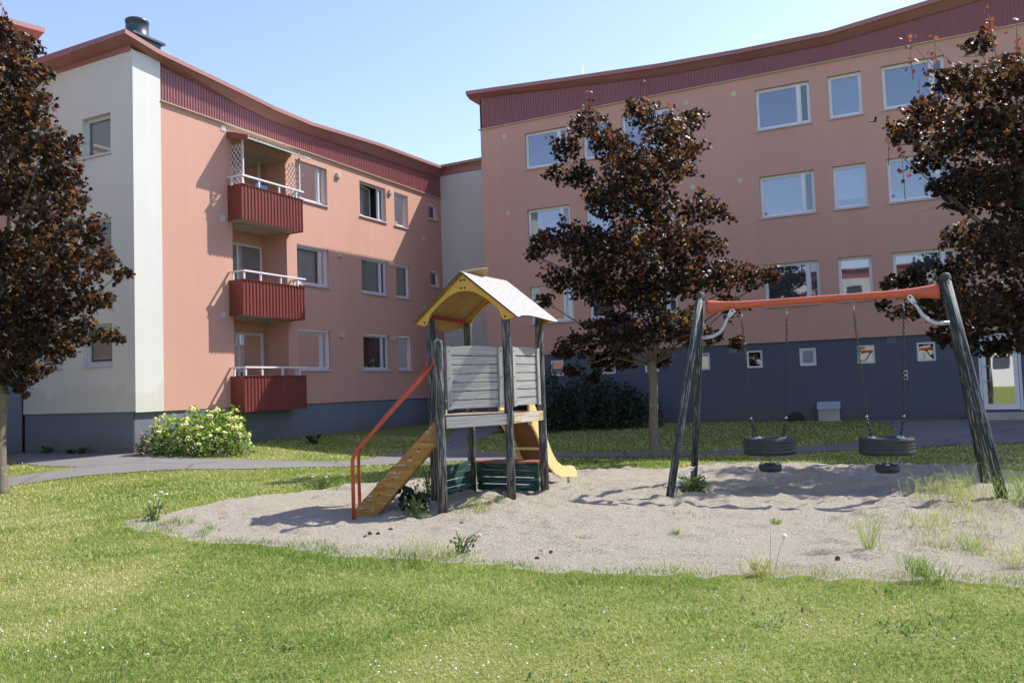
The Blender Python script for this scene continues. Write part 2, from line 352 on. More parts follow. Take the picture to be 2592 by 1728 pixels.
def vnoise(x,y,s,seed):
    r=np.random.default_rng(seed); T=r.random((64,64)); x=np.asarray(x)*s;y=np.asarray(y)*s
    xi=np.floor(x).astype(int);yi=np.floor(y).astype(int);fx=x-xi;fy=y-yi;fx=fx*fx*(3-2*fx);fy=fy*fy*(3-2*fy)
    a=T[yi%64,xi%64];b=T[yi%64,(xi+1)%64];c=T[(yi+1)%64,xi%64];d=T[(yi+1)%64,(xi+1)%64]
    return (a*(1-fx)+b*fx)*(1-fy)+(c*(1-fx)+d*fx)*fy-.5
def edged(x,y,poly):
    d=np.full(len(x),1e9)
    for i in range(len(poly)): d=np.minimum(d,segdist(x,y,poly[i-1],poly[i]))
    return d
def sandz(x,y):
    h=.05*vnoise(x,y,.8,1)+.05*vnoise(x,y,2.6,2)+.05*vnoise(x,y,5.3,3)+.05*vnoise(x*.7,y*1.2,9,4)-.075*np.abs(vnoise(x,y,4.1,6))+.035*vnoise(x,y*1.3,13,5)-.06*np.clip(vnoise(x*.8,y*1.3,6.3,8)-.12,0,1)*2
    return np.maximum(h,-.03-.012*np.abs(vnoise(x,y,5,12)))*ss(0,.5,edged(x,y,SANDP[::2]))
sand=sheet('sand_play_area',SANDP,MT['sand'],.055,.055,lambda x,y:sandz(x,y)-.062*(1-ss(0,.35,edged(x,y,SANDP))))
path=sheet('asphalt_path',ASPHP,MT['asph'],.4,.014)
def inpoly(x,y,poly):
    c=np.zeros(len(x),bool); n=len(poly)
    for i in range(n):
        x1,y1=poly[i-1];x2,y2=poly[i]; m=((y1>y)!=(y2>y)); 
        with np.errstate(divide='ignore',invalid='ignore'): xi=(x2-x1)*(y-y1)/(y2-y1)+x1
        c^=m&(x<xi)
    return c
def inbuilding(x,y):
    q=np.stack([x-oA[0],y-oA[1]],-1); u=q@dA[:2]; n=q@nA[:2]; m=(n<.02)&(n>-EW-.1)&(u>-.02)
    m|=(n<-EW+.02)&(u<0.1); m|=(u>LA-.03)
    q=np.stack([x-oB[0],y-oB[1]],-1); m|=(q@nB[:2]<.02)&(q@dB[:2]>-.02)
    return m
# ------------------------------------------------------------------ grass blades
def blades(x,y,h,w,rnd,lean=.6,zoff=None):
    n=len(x); z=gz(x,y)+(zoff if zoff is not None else 0); an=NR.random(n)*6.283; la=NR.random(n)*6.283
    l=h*(lean*(.25+NR.random(n)*.9)); dx=np.cos(an)*w/2; dy=np.sin(an)*w/2; lx=np.cos(la)*l; ly=np.sin(la)*l
    v=np.empty((n,5,3)); v[:,0]=np.stack([x-dx,y-dy,z-.004],-1); v[:,1]=np.stack([x+dx,y+dy,z-.004],-1)
    v[:,2]=np.stack([x+dx*.75+lx*.4,y+dy*.75+ly*.4,z+h*.6],-1); v[:,3]=np.stack([x-dx*.75+lx*.4,y-dy*.75+ly*.4,z+h*.6],-1)
    v[:,4]=np.stack([x+lx,y+ly,z+h*(1-.3*min(lean,1.6))],-1)
    b=np.arange(n)[:,None]*5
    f=np.concatenate([b+np.array([[0,1,2]]),b+np.array([[0,2,3]]),b+np.array([[3,2,4]])],0)
    return v.reshape(-1,3),f,np.repeat(rnd,5)
def dryness(x,y):
    p=vnoise(x,y,.45,21)*1.1+vnoise(x,y,1.7,22)*.75+vnoise(x,y,5,23)*.5
    return p
GV=[];GF=[];GA=[];off=0
def addg(t):
    global off
    v,f,a=t; GV.append(v);GF.append(f+off);GA.append(a);off+=len(v)
def scatter(y0,y1,dens,xm):
    n=int(dens*(y1-y0)*2*(.62*(y0+y1)/2+xm)); y=NR.uniform(y0,y1,n); x=NR.uniform(-1,1,n)*(.62*y+xm); return x,y
for (y0,y1,dn,h,w) in ((3.2,5.2,5600,.029,.0034),(5.2,7.2,4200,.031,.0041),(7.2,9.5,2600,.034,.0054),(9.5,13,1200,.038,.0078),(13,18.5,420,.045,.014),(18.5,27,170,.05,.02)):
    x,y=scatter(y0,y1,dn,1.5)
    m=~(inpoly(x,y,ASPHP)|inbuilding(x,y)); s=inpoly(x,y,SANDP); x=x[m];y=y[m];s=s[m]
    ed=edged(x,y,SANDP[::3]); keep=(~s)|(NR.random(len(x))<.9*np.exp(-ed/(.05+.28*np.clip(vnoise(x,y,1.9,31)+vnoise(x,y,4.3,32)*.6+.05,0,1)))); x=x[keep];y=y[keep];ed=ed[keep];s=s[keep]
    dr=dryness(x,y); thin=NR.random(len(x))<np.clip(1.05-.5*np.clip(dr,0,1),.5,1); x=x[thin];y=y[thin];dr=dr[thin];ed=ed[thin];s=s[thin]
    rn=np.clip(.45+.15*ss(8,11,y)+dr*.6+NR.normal(0,.20,len(x)),0,.97); st=NR.random(len(x))<.10; rn[st]=NR.uniform(.8,1,st.sum())
    hh=h*NR.lognormal(0,.28,len(x))*(1-.35*np.clip(dr*2,0,1)); edge=(ed<.3)&(NR.random(len(x))<.55*np.clip(vnoise(x,y,2.3,41)+.75,0,1.2)); hh[edge]*=NR.uniform(1,2.6,edge.sum()); rn[edge]*=.75
    addg(blades(x,y,hh,w*NR.uniform(.7,1.35,len(x)),rn,1.5,np.where(s,.03,0)))
grass=npmesh('grass',np.concatenate(GV),np.concatenate(GF),MT['grass'],attrs={'rnd':np.concatenate(GA)}); grass['kind']='stuff'; tag(grass,'short mown lawn grass with dry yellow patches round the sand','grass')
# clover: low round leaves and white heads
def discs(x,y,z,r,k,tilt=.5):
    n=len(x); an=np.arange(k)*2*math.pi/k; nrm=NR.normal(0,tilt,(n,2)); v=np.empty((n,k,3)); 
    for j in range(k):
        cx=np.cos(an[j])*r; cy=np.sin(an[j])*r
        v[:,j]=np.stack([x+cx,y+cy,z+cx*nrm[:,0]+cy*nrm[:,1]],-1)
    return v.reshape(-1,3),(np.arange(n)[:,None]*k+np.arange(k)[None]),
cx=[];cy=[]
for k in range(150):
    y0=3.6+NR.random()**1.3*7.5; x0=NR.uniform(-1,1)*(.62*y0+1); m=NR.integers(8,60); s=NR.uniform(.05,.22); cx.append(NR.normal(x0,s,m)); cy.append(NR.normal(y0,s,m))
cx=np.concatenate(cx);cy=np.concatenate(cy); m=~inpoly(cx,cy,SANDP); cx=cx[m];cy=cy[m]
v,f=discs(cx,cy,gz(cx,cy)+NR.uniform(.012,.03,len(cx)),NR.uniform(.005,.010,len(cx)),6,.8)
cl=npmesh('clover_leaves',v,f,MT['clover'],attrs={'rnd':np.repeat(NR.random(len(cx)),6)}); cl['kind']='stuff'; tag(cl,'patches of clover leaves growing through the lawn','ground cover')
fx=[];fy=[]
for (px,py,m,s) in ((-.62,4.75,20,.28),(-.3,4.45,12,.3),(.3,4.6,9,.4),(1.2,4.7,8,.4),(-2.6,5.2,10,.7),(-1.6,6.1,10,.6),(.4,6.2,8,.5),(2.6,5.0,8,.6),(-4,7.4,8,.8),(-3,6.3,8,.6),(0,5.4,8,.9),(-6,10.2,6,.8),(-3.6,5.6,8,.6),(2.2,5.8,6,.7)):
    fx.append(NR.normal(px,s,m));fy.append(NR.normal(py,s*.7,m))
fx=np.concatenate(fx);fy=np.concatenate(fy); m=~inpoly(fx,fy,SANDP); fx=fx[m];fy=fy[m]
mb=MB()
for x,y in zip(fx,fy): mb.ball(G(x,y,R.uniform(.035,.055)),R.uniform(.005,.0085),6,sq=.8)
o=mb.build('clover_flowers',MT['whiteflower']); o['kind']='stuff'; tag(o,'tiny white clover heads dotted over the lawn','ground cover')
# ------------------------------------------------------------------ wall pieces
def facade(P,u0,u1,z0,z1,holes,depth,mb=None,n=0.):
    mb=mb or MB(); us=sorted({u0,u1,*[h[0] for h in holes],*[h[1] for h in holes]}); zs=sorted({z0,z1,*[h[2] for h in holes],*[h[3] for h in holes]})
    for a,b in zip(us,us[1:]):
        for c,d in zip(zs,zs[1:]):
            if a<u0-1e-6 or b>u1+1e-6 or c<z0-1e-6 or d>z1+1e-6: continue
            if any(h[0]-1e-6<=a and b<=h[1]+1e-6 and h[2]-1e-6<=c and d<=h[3]+1e-6 for h in holes): continue
            mb.quad(P(a,n,c),P(b,n,c),P(b,n,d),P(a,n,d))
    for h in holes:
        a,b,c,d=h[:4]; dp=n-(h[4] if len(h)>4 else depth)
        mb.quad(P(a,n,c),P(a,dp,c),P(a,dp,d),P(a,n,d)); mb.quad(P(b,n,c),P(b,dp,c),P(b,dp,d),P(b,n,d))
        mb.quad(P(a,n,d),P(b,n,d),P(b,dp,d),P(a,dp,d)); mb.quad(P(a,n,c),P(b,n,c),P(b,dp,c),P(a,dp,c))
    return mb
def lerp(st,u): return float(np.interp(u,[s[0] for s in st],[s[1] for s in st]))
def ribs(P,u0,u1,zb,ztop,pitch,d0,d1,mb=None):
    mb=mb or MB(); n=int(round((u1-u0)/pitch)); p=(u1-u0)/n; prof=[]
    for i in range(n): a=u0+i*p; prof+=[(a,d0),(a+p*.62,d0),(a+p*.70,d1),(a+p*.93,d1)]
    prof.append((u1,d0)); vs=[];fs=[]
    for u,d in prof: vs+=[P(u,d,zb if not callable(zb) else zb(u)),P(u,d,ztop(u) if callable(ztop) else ztop)]
    for i in range(len(prof)-1): fs.append((2*i,2*i+2,2*i+3,2*i+1))
    return mb.add(vs,fs)
def eave(P,st,fst,nout,thick,ncove,back,rise,mb=None,cap=(True,True)):
    mb=mb or MB(); rows=[]
    for u,z in st:
        rows.append([P(u,nout,z),P(u,nout,z-thick),P(u,nout-.05,z-thick-.004),P(u,ncove,lerp(fst,u)),P(u,ncove-.4,lerp(fst,u)),P(u,back,z+rise-.35),P(u,back,z+rise)])
    k=7; vs=[p for r in rows for p in r]; fs=[]
    for i in range(len(rows)-1):
        for j in range(k): fs.append((i*k+j,i*k+(j+1)%k,(i+1)*k+(j+1)%k,(i+1)*k+j))
    fs+= [tuple(range(k)),tuple((len(rows)-1)*k+j for j in range(k-1,-1,-1))]
    return mb.add(vs,fs)
def blindmesh(P,a,b,z0,z1,n,pitch=.028,tilt=.4,mb=None):
    mb=mb or MB(); z=z1
    while z>z0+pitch: mb.quad(P(a,n,z),P(b,n,z),P(b,n-.02,z-pitch*(1-tilt*.5)),P(a,n-.02,z-pitch*(1-tilt*.5))); z-=pitch
    mb.box(P,a,b,n-.022,n+.005,z0+.004,z0+.02); return mb
def curtmesh(P,a,b,z0,z1,n,folds=9,mb=None):
    mb=mb or MB(); k=folds*6; vs=[];fs=[]
    for i in range(k+1):
        t=i/k; u=a+(b-a)*t; d=n-.03*math.sin(t*folds*6.283)-.015*math.sin(t*17)
        vs+=[P(u,d,z0),P(u,d,z1)]
    for i in range(k): fs.append((2*i,2*i+2,2*i+3,2*i+1))
    return mb.add(vs,fs,sm=True)
def window(root,P,a,b,c,d,kind='wide',inset=.11,fill='blind',frac=1.,gm='glass',fm='pvc',open_=False,sill=True,right='blind'):
    mb=MB(); n1=-inset; n0=n1-.07; w=.055; e=.003
    a+=e;b-=e;c+=e;d-=e
    mb.box(P,a,a+w,n0,n1,c,d); mb.box(P,b-w,b,n0,n1,c,d); mb.box(P,a+w,b-w,n0,n1-.002,c,c+w); mb.box(P,a+w,b-w,n0,n1-.002,d-w,d)
    panes=[(a+w,b-w,c+w,d-w)]
    if kind=='wide':
        m=b-w-(b-a)*.15; mb.box(P,m-.075,m,n0,n1+.012,c+w,d-w); panes=[(a+w,m-.075,c+w,d-w),(m,b-w,c+w,d-w)]
    win=mb.build('window',MT[fm],root)
    sm=MB(); pm=MB(); pm_open=None
    for i,(p,q,r,s) in enumerate(panes):
        t=.034; mm=MB()
        if kind!='cellar' and not(open_ and i==0):
            for bx in ((p,p+t,r,s),(q-t,q,r,s),(p+t,q-t,r,r+t),(p+t,q-t,s-t,s)): sm.box(P,bx[0],bx[1],n0-.006,n1-.018,bx[2],bx[3])
        if kind=='louver': continue
        if open_ and i==0:
            al=rad(14)
            def PO(u,n,z,p=p,al=al): # sash turned inwards about its left edge
                du=u-p; return P(p+du*math.cos(al),n-du*math.sin(al),z)
            for bx in ((p,p+t*1.6,r,s),(q-t*1.6,q,r,s),(p+t,q-t,r,r+t*1.6),(p+t,q-t,s-t*1.6,s)): sm.box(PO,bx[0],bx[1],n0-.02,n1-.03,bx[2],bx[3])
            pm.quad(PO(p,n1-.05,r),PO(q,n1-.05,r),PO(q,n1-.05,s),PO(p,n1-.05,s)); continue
        pm.quad(P(p,n1-.04,r),P(q,n1-.04,r),P(q,n1-.04,s),P(p,n1-.04,s))
    if sm.f: sm.build('sash',MT[fm],win)
    if kind=='louver':
        lm=MB(); p,q,r,s=panes[0]; z=r
        while z<s-.02: lm.hexa([P(p,n1-.06,z+.03),P(q,n1-.06,z+.03),P(q,n1-.02,z),P(p,n1-.02,z),P(p,n1-.055,z+.036),P(q,n1-.055,z+.036),P(q,n1-.015,z+.006),P(p,n1-.015,z+.006)]); z+=.045
        lm.build('louvre',MT['sill'],win)
    else: pm.build('pane',MT[gm],win)
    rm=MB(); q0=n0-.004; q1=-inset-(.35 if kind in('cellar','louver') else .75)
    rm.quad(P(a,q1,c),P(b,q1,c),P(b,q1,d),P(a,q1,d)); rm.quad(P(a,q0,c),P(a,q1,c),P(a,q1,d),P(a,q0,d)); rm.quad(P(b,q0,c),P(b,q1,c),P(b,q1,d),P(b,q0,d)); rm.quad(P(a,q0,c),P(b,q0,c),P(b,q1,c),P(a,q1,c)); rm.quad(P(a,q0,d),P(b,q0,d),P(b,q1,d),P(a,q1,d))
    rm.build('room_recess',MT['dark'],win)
    p,q,r,s=panes[0]; nn=n0-.035
    if fill=='blind': blindmesh(P,p,q,s-(s-r)*frac,s,nn).build('blind',MT['blind'],win)
    elif fill=='shade': MB().box(P,p,q,nn-.01,nn,s-(s-r)*frac,s).build('roller_shade',MT['white'],win)
    elif fill=='curtain': curtmesh(P,p,q,r,s,nn-.1).build('curtain',MT['curt'],win)
    elif fill=='halfcurtain' and not open_: curtmesh(P,p,p+(q-p)*.3,r,s,nn-.1,5).build('curtain',MT['curt'],win)
    elif fill=='check': curtmesh(P,p,q,r+(s-r)*.25,s,nn-.12,5).build('curtain',MT['curtred'],win)
    if kind=='wide':
        p,q,r,s=panes[1]
        if right=='blind': blindmesh(P,p,q,r,s,nn).build('blind',MT['blind'],win)
        else: blindmesh(P,p+.004,q-.004,r,s,n1-.03,.03).build('ventilation_grille',MT['plinth'],win)
    if open_: curtmesh(PO,panes[0][0]+.05,panes[0][1]-.05,panes[0][2],panes[0][3],n1-.11,5).build('curtain',MT['curt'],win)
    if sill:
        MB().hexa([P(a-.04,-inset+.004,c-.035),P(b+.04,-inset+.004,c-.035),P(b+.04,.055,c-.06),P(a-.04,.055,c-.06),P(a-.04,-inset+.004,c+.004),P(b+.04,-inset+.004,c+.004),P(b+.04,.055,c-.035),P(a-.04,.055,c-.035)]).build('sill',MT['sill'],win)
    return win
def ventbox(root,P,u,z,s=.085,d=.05,m='ventw',name='wall_vent'):
    mb=MB(); mb.box(P,u-s,u+s,.0,d,z-s,z+s)
    for k in range(3): mb.box(P,u-s*.75,u+s*.75,d,d+.008,z-s*.6+k*s*.55,z-s*.6+k*s*.55+s*.3)
    return mb.build(name,MT[m],root)
# ------------------------------------------------------------------ building with balconies
EA=[(-0.42,11.055),(0.6,10.885),(3.6,10.705),(5.0,10.605),(6.7,10.585),(10.5,10.825),(14.6,10.935),(15.16,10.955)]
FA=[(-.42,10.93),(-.02,10.90),(.5,10.74),(.86,10.58),(5.35,10.22),(10.,10.36),(LA,10.56)]
A=thing('apartment_building','salmon pink apartment building with red balconies and a cream end wall beside the chimney','building',G(*oA[:2]),'apartment buildings')
WROWS=[0,2.8,5.6]; holes=[]
AW=[(6.19,7.78),(9.59,11.2),(11.76,12.69)]; AT,AB=3.68,2.40
for k in WROWS:
    for a,b in AW: holes.append((a,b,AB+k,AT+k))
    holes.append((14.2,14.88,3.06+k,3.71+k))
NICH=[(1.5,3.93),(4.3,6.74),(7.1,9.12)]
for f,t in NICH: holes.append((3.42,5.72,f,t,1.0))
facade(PA,.87,LA,1.28,9.62,holes,.11).build('wall',MT['salmon'],A)
wb=facade(PA,0,.87,1.28,10.72,[],0,n=.05); wb.quad(PA(.87,.05,1.28),PA(.87,0,1.28),PA(.87,0,10.62),PA(.87,.05,10.62)); wb.quad(PA(0,.05,1.28),PA(.87,.05,1.28),PA(.87,-.06,1.28),PA(0,-.06,1.28))
eh=[]
for k in WROWS: eh+= [(-1.97,-.82,2.55+k,3.62+k),(-3.95,-2.82,2.55+k,3.62+k)]
facade(PE,-EW,0,1.30,10.76,eh,.13,wb); wb.quad(PE(0,0,1.3),PE(.05,0,1.3),PE(.05,0,10.76),PE(0,0,10.76))
wb.quad(PE(-EW,0,1.3),PE(0.05,0,1.3),PE(0.05,-.06,1.3),PE(-EW,-.06,1.3))
wb.build('end_wall',MT['cream'],A)
pl_=MB(); pl_.quad(PA(0,-.05,-.3),PA(LA,-.05,-.3),PA(LA,-.05,1.30),PA(0,-.05,1.30)); pl_.quad(PE(-EW,-.05,-.3),PE(-.05,-.05,-.3),PE(-.05,-.05,1.31),PE(-EW,-.05,1.31)); pl_.quad(PA(.05,-.05,-.3),PA(0,-.05,-.3),PA(0,-.05,1.3),PA(.05,-.05,1.3))
pl_.quad(PA(0.87,-.06,1.279),PA(LA,-.06,1.279),PA(LA,0,1.279),PA(.87,0,1.279))
pl_.box(PA,.66,.69,-.05,-.044,.1,1.28)
pl_.build('plinth',MT['plinth'],A)
bk=MB(); bk.quad(PA(.5,-EW,0),PA(.5,-12,0),PA(.5,-12,10.6),PA(.5,-EW,10.6)); bk.quad(PA(0.5,-12,0),PA(LA,-12,0),PA(LA,-12,10.6),PA(.5,-12,10.6)); bk.build('rear_wall',MT['salmon'],A)
rf=MB(); eave(PA,EA,FA,.32,.12,.04,-12,.0,rf,)
roofA=rf.build('roof',MT['eave'],A)
so=MB(); so.box(PE,-EW,.0,.004,.03,10.70,10.93); so.build('soffit_board',MT['redtop'] if 0 else MT['eave'],A)
ribs(PA,.875,LA,9.655,lambda u:lerp(FA,u)+.03,.098,.0,.02).build('fascia_cladding',MT['clad'],A)
fl=MB(); fl.hexa([PA(.875,-.01,9.60),PA(LA-.02,-.01,9.60),PA(LA-.02,.085,9.615),PA(.875,.085,9.615),PA(.875,-.01,9.665),PA(LA-.02,-.01,9.665),PA(LA-.02,.085,9.63),PA(.875,.085,9.63)]); fl.build('flashing',MT['ventw'],A)
ch=MB(); cu,cn=.80,-.75
ch.lathe(PA(cu,cn,0),[(.001,11.98),(.29,11.98),(.31,11.96),(.31,11.90),(.295,11.89),(.295,11.52),(.33,11.50),(.33,11.4)],28)
cm=ch.build('chimney',MT['chim'],roofA)
c2=MB(); c2.box(PA,cu-.52,cu+.52,cn-.5,cn+.5,11.36,11.42); c2.box(PA,cu-.42,cu+.42,cn-.42,cn+.42,11.14,11.36); c2.build('chimney_cap',MT['chim'],roofA)
c3=MB(); c3.box(PA,cu-.6,cu+.62,cn-.58,cn+.6,11.08,11.13); c3.box(PA,cu-.58,cu+.6,cn-.56,cn+.58,10.8,11.08); c3.build('chimney_curb',MT['chiml'],roofA)
fills=[('blind',.98),('check',1),('shade',.9)],[('curtain',1),('blind',.97),('blind',1)],[('shade',.85),('halfcurtain',1),('curtain',1)]
for k,row in zip(WROWS,fills):
    for i,((a,b),(fi,fr)) in enumerate(zip(AW,row)):
        window(A,PA,a,b,AB+k,AT+k,'wide' if i<2 else 'narrow',fill=fi,frac=fr,open_=(k==5.6 and i==1))
    window(A,PA,14.2,14.88,3.06+k,3.71+k,'narrow',fill='curtain')
    for j,(a,b) in enumerate(((-1.97,-.82),(-3.95,-2.82))): window(A,PE,a,b,2.55+k,3.62+k,'narrow',.13,'blind',1 if k else .9)
for u,z in ((8.35,9.18),(11.46,9.2),(8.34,6.39),(11.46,6.43),(8.35,3.59),(11.45,3.6)): ventbox(A,PA,u,z,.085,.09)
for u,z in ((13.75,7.74),(13.72,4.88),(3.12,9.47),(3.05,6.78),(3.02,3.98)): ventbox(A,PA,u,z,.085,.015,'sill')
mb=MB(); mb.box(PA,2.76,2.98,-.05,-.035,1.0,1.22)
for k in range(4): mb.box(PA,2.775,2.965,-.035,-.03,1.03+k*.045,1.055+k*.045)
mb.build('cellar_vent',MT['black'],A)
for k,(f,t) in enumerate(NICH):
    mb=MB(); mb.quad(PA(3.42,-1,f),PA(5.72,-1,f),PA(5.72,-1,t),PA(3.42,-1,t)); mb.build('balcony_niche_wall',MT['salmon'],A)
    mb=MB(); a,b,c,d=3.5,5.58,f+.05,f+2.08
    for x in (a,4.5,b-.07): mb.box(PA,x,x+.07,-.985,-.93,c,d)
    mb.box(PA,a+.07,b-.07,-.985,-.932,c,c+.09); mb.box(PA,a+.07,b-.07,-.985,-.932,d-.07,d)
    dr=mb.build('balcony_door',MT['pvc'],A)
    MB().quad(PA(a+.07,-.955,c+.09),PA(b-.07,-.955,c+.09),PA(b-.07,-.955,d-.07),PA(a+.07,-.955,d-.07)).build('pane',MT['glass'],dr)
    curtmesh(PA,a+.05,b-.05,c,d,-.985+.0,2).build('curtain',MT['dark'] if k==2 else MT['curtg'],dr)
    MB().quad(PA(3.43,-.99,t-.004),PA(5.71,-.99,t-.004),PA(5.71,-.004,t-.004),PA(3.43,-.004,t-.004)).build('balcony_ceiling',MT['conc'],A)
    # balcony
    u0,u1=3.27,5.86; zb,zt=f-.36,f+.67; sl=MB(); sl.box(PA,u0+.05,u1-.05,-1.0 if k==-1 else .0,.55,f-.34,f-.16); bal=sl.build('balcony',MT['conc'],A)
    sl2=MB(); sl2.box(PA,3.425,5.715,-.995,0.,f-.14,f+.004); sl2.build('balcony_floor',MT['conc'],bal)
    fp=MB(); ribs(PA,u0,u1,zb,zt,.138,.56,.585,fp); fp.quad(PA(u0,.555,zb),PA(u1,.555,zb),PA(u1,.555,zt),PA(u0,.555,zt))
    for x,s in ((u0,-1),(u1,1)):
        n=4
        for i in range(n):
            q=.56*i/n; fp.box(PA,x-(.02 if s<0 else 0),x+(.02 if s>0 else 0),q+.003,q+.137,zb,zt)
    fp.box(PA,u0-.02,u1+.02,.0,.60,zt,zt+.018)
    fp.build('balcony_front',MT['balc'],bal)
    rl=MB(); zr=f+.93
    rl.bar(PA(u0-.03,.58,zr),PA(u1+.03,.58,zr),.06,.05); rl.bar(PA(u0+.0,0,zr),PA(u0+.0,.55,zr),.05,.05); rl.bar(PA(u1,0,zr),PA(u1,.55,zr),.05,.05)
    for u in (u0+.02,3.95,4.8,u1-.3): rl.bar(PA(u,.56,zt),PA(u,.56,zr-.02),.05,.05,up=nA)
    rl.bar(PA(u0,.15,zt),PA(u0,.15,zr-.02),.05,.05,up=nA); rl.bar(PA(u1,.15,zt),PA(u1,.15,zr-.02),.05,.05,up=nA)
    rl.build('railing',MT['galv'],bal)
# awning and trellises of the top balcony
aw=MB(); q=8
for i in range(36):
    a=3.3+i*.075; h=.018*(i%2); aw.quad(PA(a,.0,9.40+h),PA(a+.075,.0,9.40+.018-h),PA(a+.075,.84,9.15+.018-h),PA(a,.84,9.15+h))
awn=aw.build('balcony_awning',MT['corr'],A)
a2=MB(); a2.bar(PA(3.28,.8,9.11),PA(6.0,.8,9.11),.04,.08); a2.bar(PA(3.3,0.01,9.35),PA(6.0,.01,9.35),.05,.06); a2.build('awning_beam',MT['conc'],awn)
a3=MB(); a3.hexa([PA(3.25,0.01,9.22),PA(3.28,0.01,9.22),PA(3.28,.82,9.03),PA(3.25,.82,9.03),PA(3.25,.01,9.42),PA(3.28,.01,9.42),PA(3.28,.82,9.18),PA(3.25,.82,9.18)]); a3.build('awning_side_board',MT['balc'],awn)
for u in (3.36,5.78):
    mb=MB(); mb.bar(PA(u,.52,7.8),PA(u,.52,9.12),.045,.045,up=nA); 
    for s in (1,-1):
        for k in range(-6,9):
            pts=[]
            n0=.02;n1=.5; zz=7.7+k*.19
            za,zb2=(zz,zz+.62) if s>0 else (zz+.62,zz)
            lo,hi=7.72,9.0
            if max(za,zb2)<lo or min(za,zb2)>hi: continue
            t0=0;t1=1
            for lim,sg in ((lo,1),(hi,-1)):
                da=(za-lim)*sg; db=(zb2-lim)*sg
                if da<0 and db<0: t0=1;t1=0
                elif da<0: t0=max(t0,da/(da-db))
                elif db<0: t1=min(t1,da/(da-db))
            if t1-t0<.1: continue
            p=PA(u+.006*s,n0+(n1-n0)*t0,za+(zb2-za)*t0); r=PA(u+.006*s,n0+(n1-n0)*t1,za+(zb2-za)*t1); mb.bar(p,r,.01,.024,up=UZ)
    mb.build('trellis',MT['latt'],awn)
c=PA(4.35,.05,7.16); ch=thing('folding_chair','blue fabric chair standing on the topmost red balcony','chair',c)
PX=lambda u,n,z: PA(4.35+u,.05+n,z)
MB().box(PX,-.25,.25,-.2,.22,7.56,7.60).build('seat',MT['blue'],ch); MB().box(PX,-.25,.25,.2,.23,7.6,8.0).build('backrest',MT['blue'],ch)
for u in (-.23,.23):
    for n in (-.18,.2): mb=MB(); mb.bar(PX(u,n,7.105),PX(u,n,7.56),.025,.025,up=nA); mb.build('leg',MT['steel'],ch)
def pot(P,u,n,z,lab,col,plant=None,h=.14):
    t=thing('flower_pot' if plant else 'vase',lab,'pot' if plant else 'vase',P(u,n,z))
    MB().lathe(P(u,n,z),[(.001,0),(.05,0),(.07,h),(.075,h),(.06,h+.001),(.001,h*.9)],12).build('vessel',MT[col],t)
    if plant:
        mb=MB()
        for i in range(26):
            d=V(R.gauss(0,.5),R.gauss(0,.5),R.uniform(.3,1)); c=P(u,n,z+h)+d*R.uniform(.08,.2); mb.ball(c,R.uniform(.018,.03),6)
        mb.build('blooms',MT[plant],t)
pot(PA,12.0,-.11,8.005,'small white pot on the sill of the narrow top floor window','white',None,.16)
pot(PA,10.05,-.28,2.41,'potted pink flowers behind the ground floor window with the red checked curtain','white','pinkf',.16)
pot(PA,10.5,-.28,2.41,'white vase with yellow blooms behind the red checked curtain window','white','hydra',.24)
# ------------------------------------------------------------------ long building behind the swing
EB=[(-0.4,12.67),(0,12.64),(3.5,12.39),(7,12.16),(9.7,12.07),(12.3,12.05),(15.35,12.36),(18,12.66),(25,13.16)]
FB=[(-.4,12.43),(0,12.42),(6.84,11.83),(12.2,11.73),(16.7,12.14),(20,12.45),(25,12.9)]
LB=22.
B=thing('apartment_building','long pink apartment building with a slate blue basement behind the tyre swings','building',G(*oB[:2]),'apartment buildings')
BT,BB=5.15,3.85; BW=[(1.82,3.48,'wide'),(4.08,5.03,'narrow'),(5.52,7.2,'wide'),(10.0,11.64,'wide'),(12.17,13.12,'narrow'),(13.68,15.35,'wide'),(17.5,18.5,'narrow')]
bh=[(a,b,BB+k,BT+k) for k in WROWS for a,b,_ in BW]
facade(PB,0,LB,2.70,11.2,bh,.10).build('wall',MT['salmon'],B)
CW=[2.5,4.43,5.96,7.66,9.32,10.92,12.57,14.18]; ch_=[(u,u+.49,1.93,2.48) for u in CW]; dh=(15.72,16.76,.47,2.62,.12)
facade(PB,0,LB,-.3,2.72,ch_+[dh],.07,n=-.05).quad(PB(0,-.05,2.699),PB(LB,-.05,2.699),PB(LB,0,2.699),PB(0,0,2.699)).build('basement_wall',MT['plinthB'],B)
mb=MB(); mb.quad(PB(0,0,-.3),PB(0,-12,-.3),PB(0,-12,12.6),PB(0,0,12.4)); mb.quad(PB(LB,0,-.3),PB(LB,-12,-.3),PB(LB,-12,12.6),PB(LB,0,12.4)); mb.quad(PB(0,-12,-.3),PB(LB,-12,-.3),PB(LB,-12,12.6),PB(0,-12,12.6)); mb.build('end_and_rear_walls',MT['salmon'],B)
EBt=[e for e in EB if e[0]<LB]+[(LB+.4,lerp(EB,LB+.4))]
eave(PB,EBt,FB,.32,.14,.04,-12,.15).build('roof',MT['eave'],B)
ribs(PB,.08,LB,11.235,lambda u:lerp(FB,u)+.03,.098,.0,.022).build('fascia_cladding',MT['clad'],B)
fl=MB(); fl.hexa([PB(-.05,-.01,11.18),PB(LB,-.01,11.18),PB(LB,.085,11.195),PB(-.05,.085,11.195),PB(-.05,-.01,11.245),PB(LB,-.01,11.245),PB(LB,.085,11.21),PB(-.05,.085,11.21)]); fl.build('flashing',MT['ventw'],B)
bf=[[('blind',.9),('blind',.9),('blind',.8),('blind',1),('blind',.95),('blind',1),('blind',1)],[('halfcurtain',1),('curtain',1),('curtain',1),('blind',1),('shade',.8),('blind',1),('blind',1)],[('none',1),('none',1),('blind',.5),('none',1),('blind',1),('blind',1),('none',1)]]
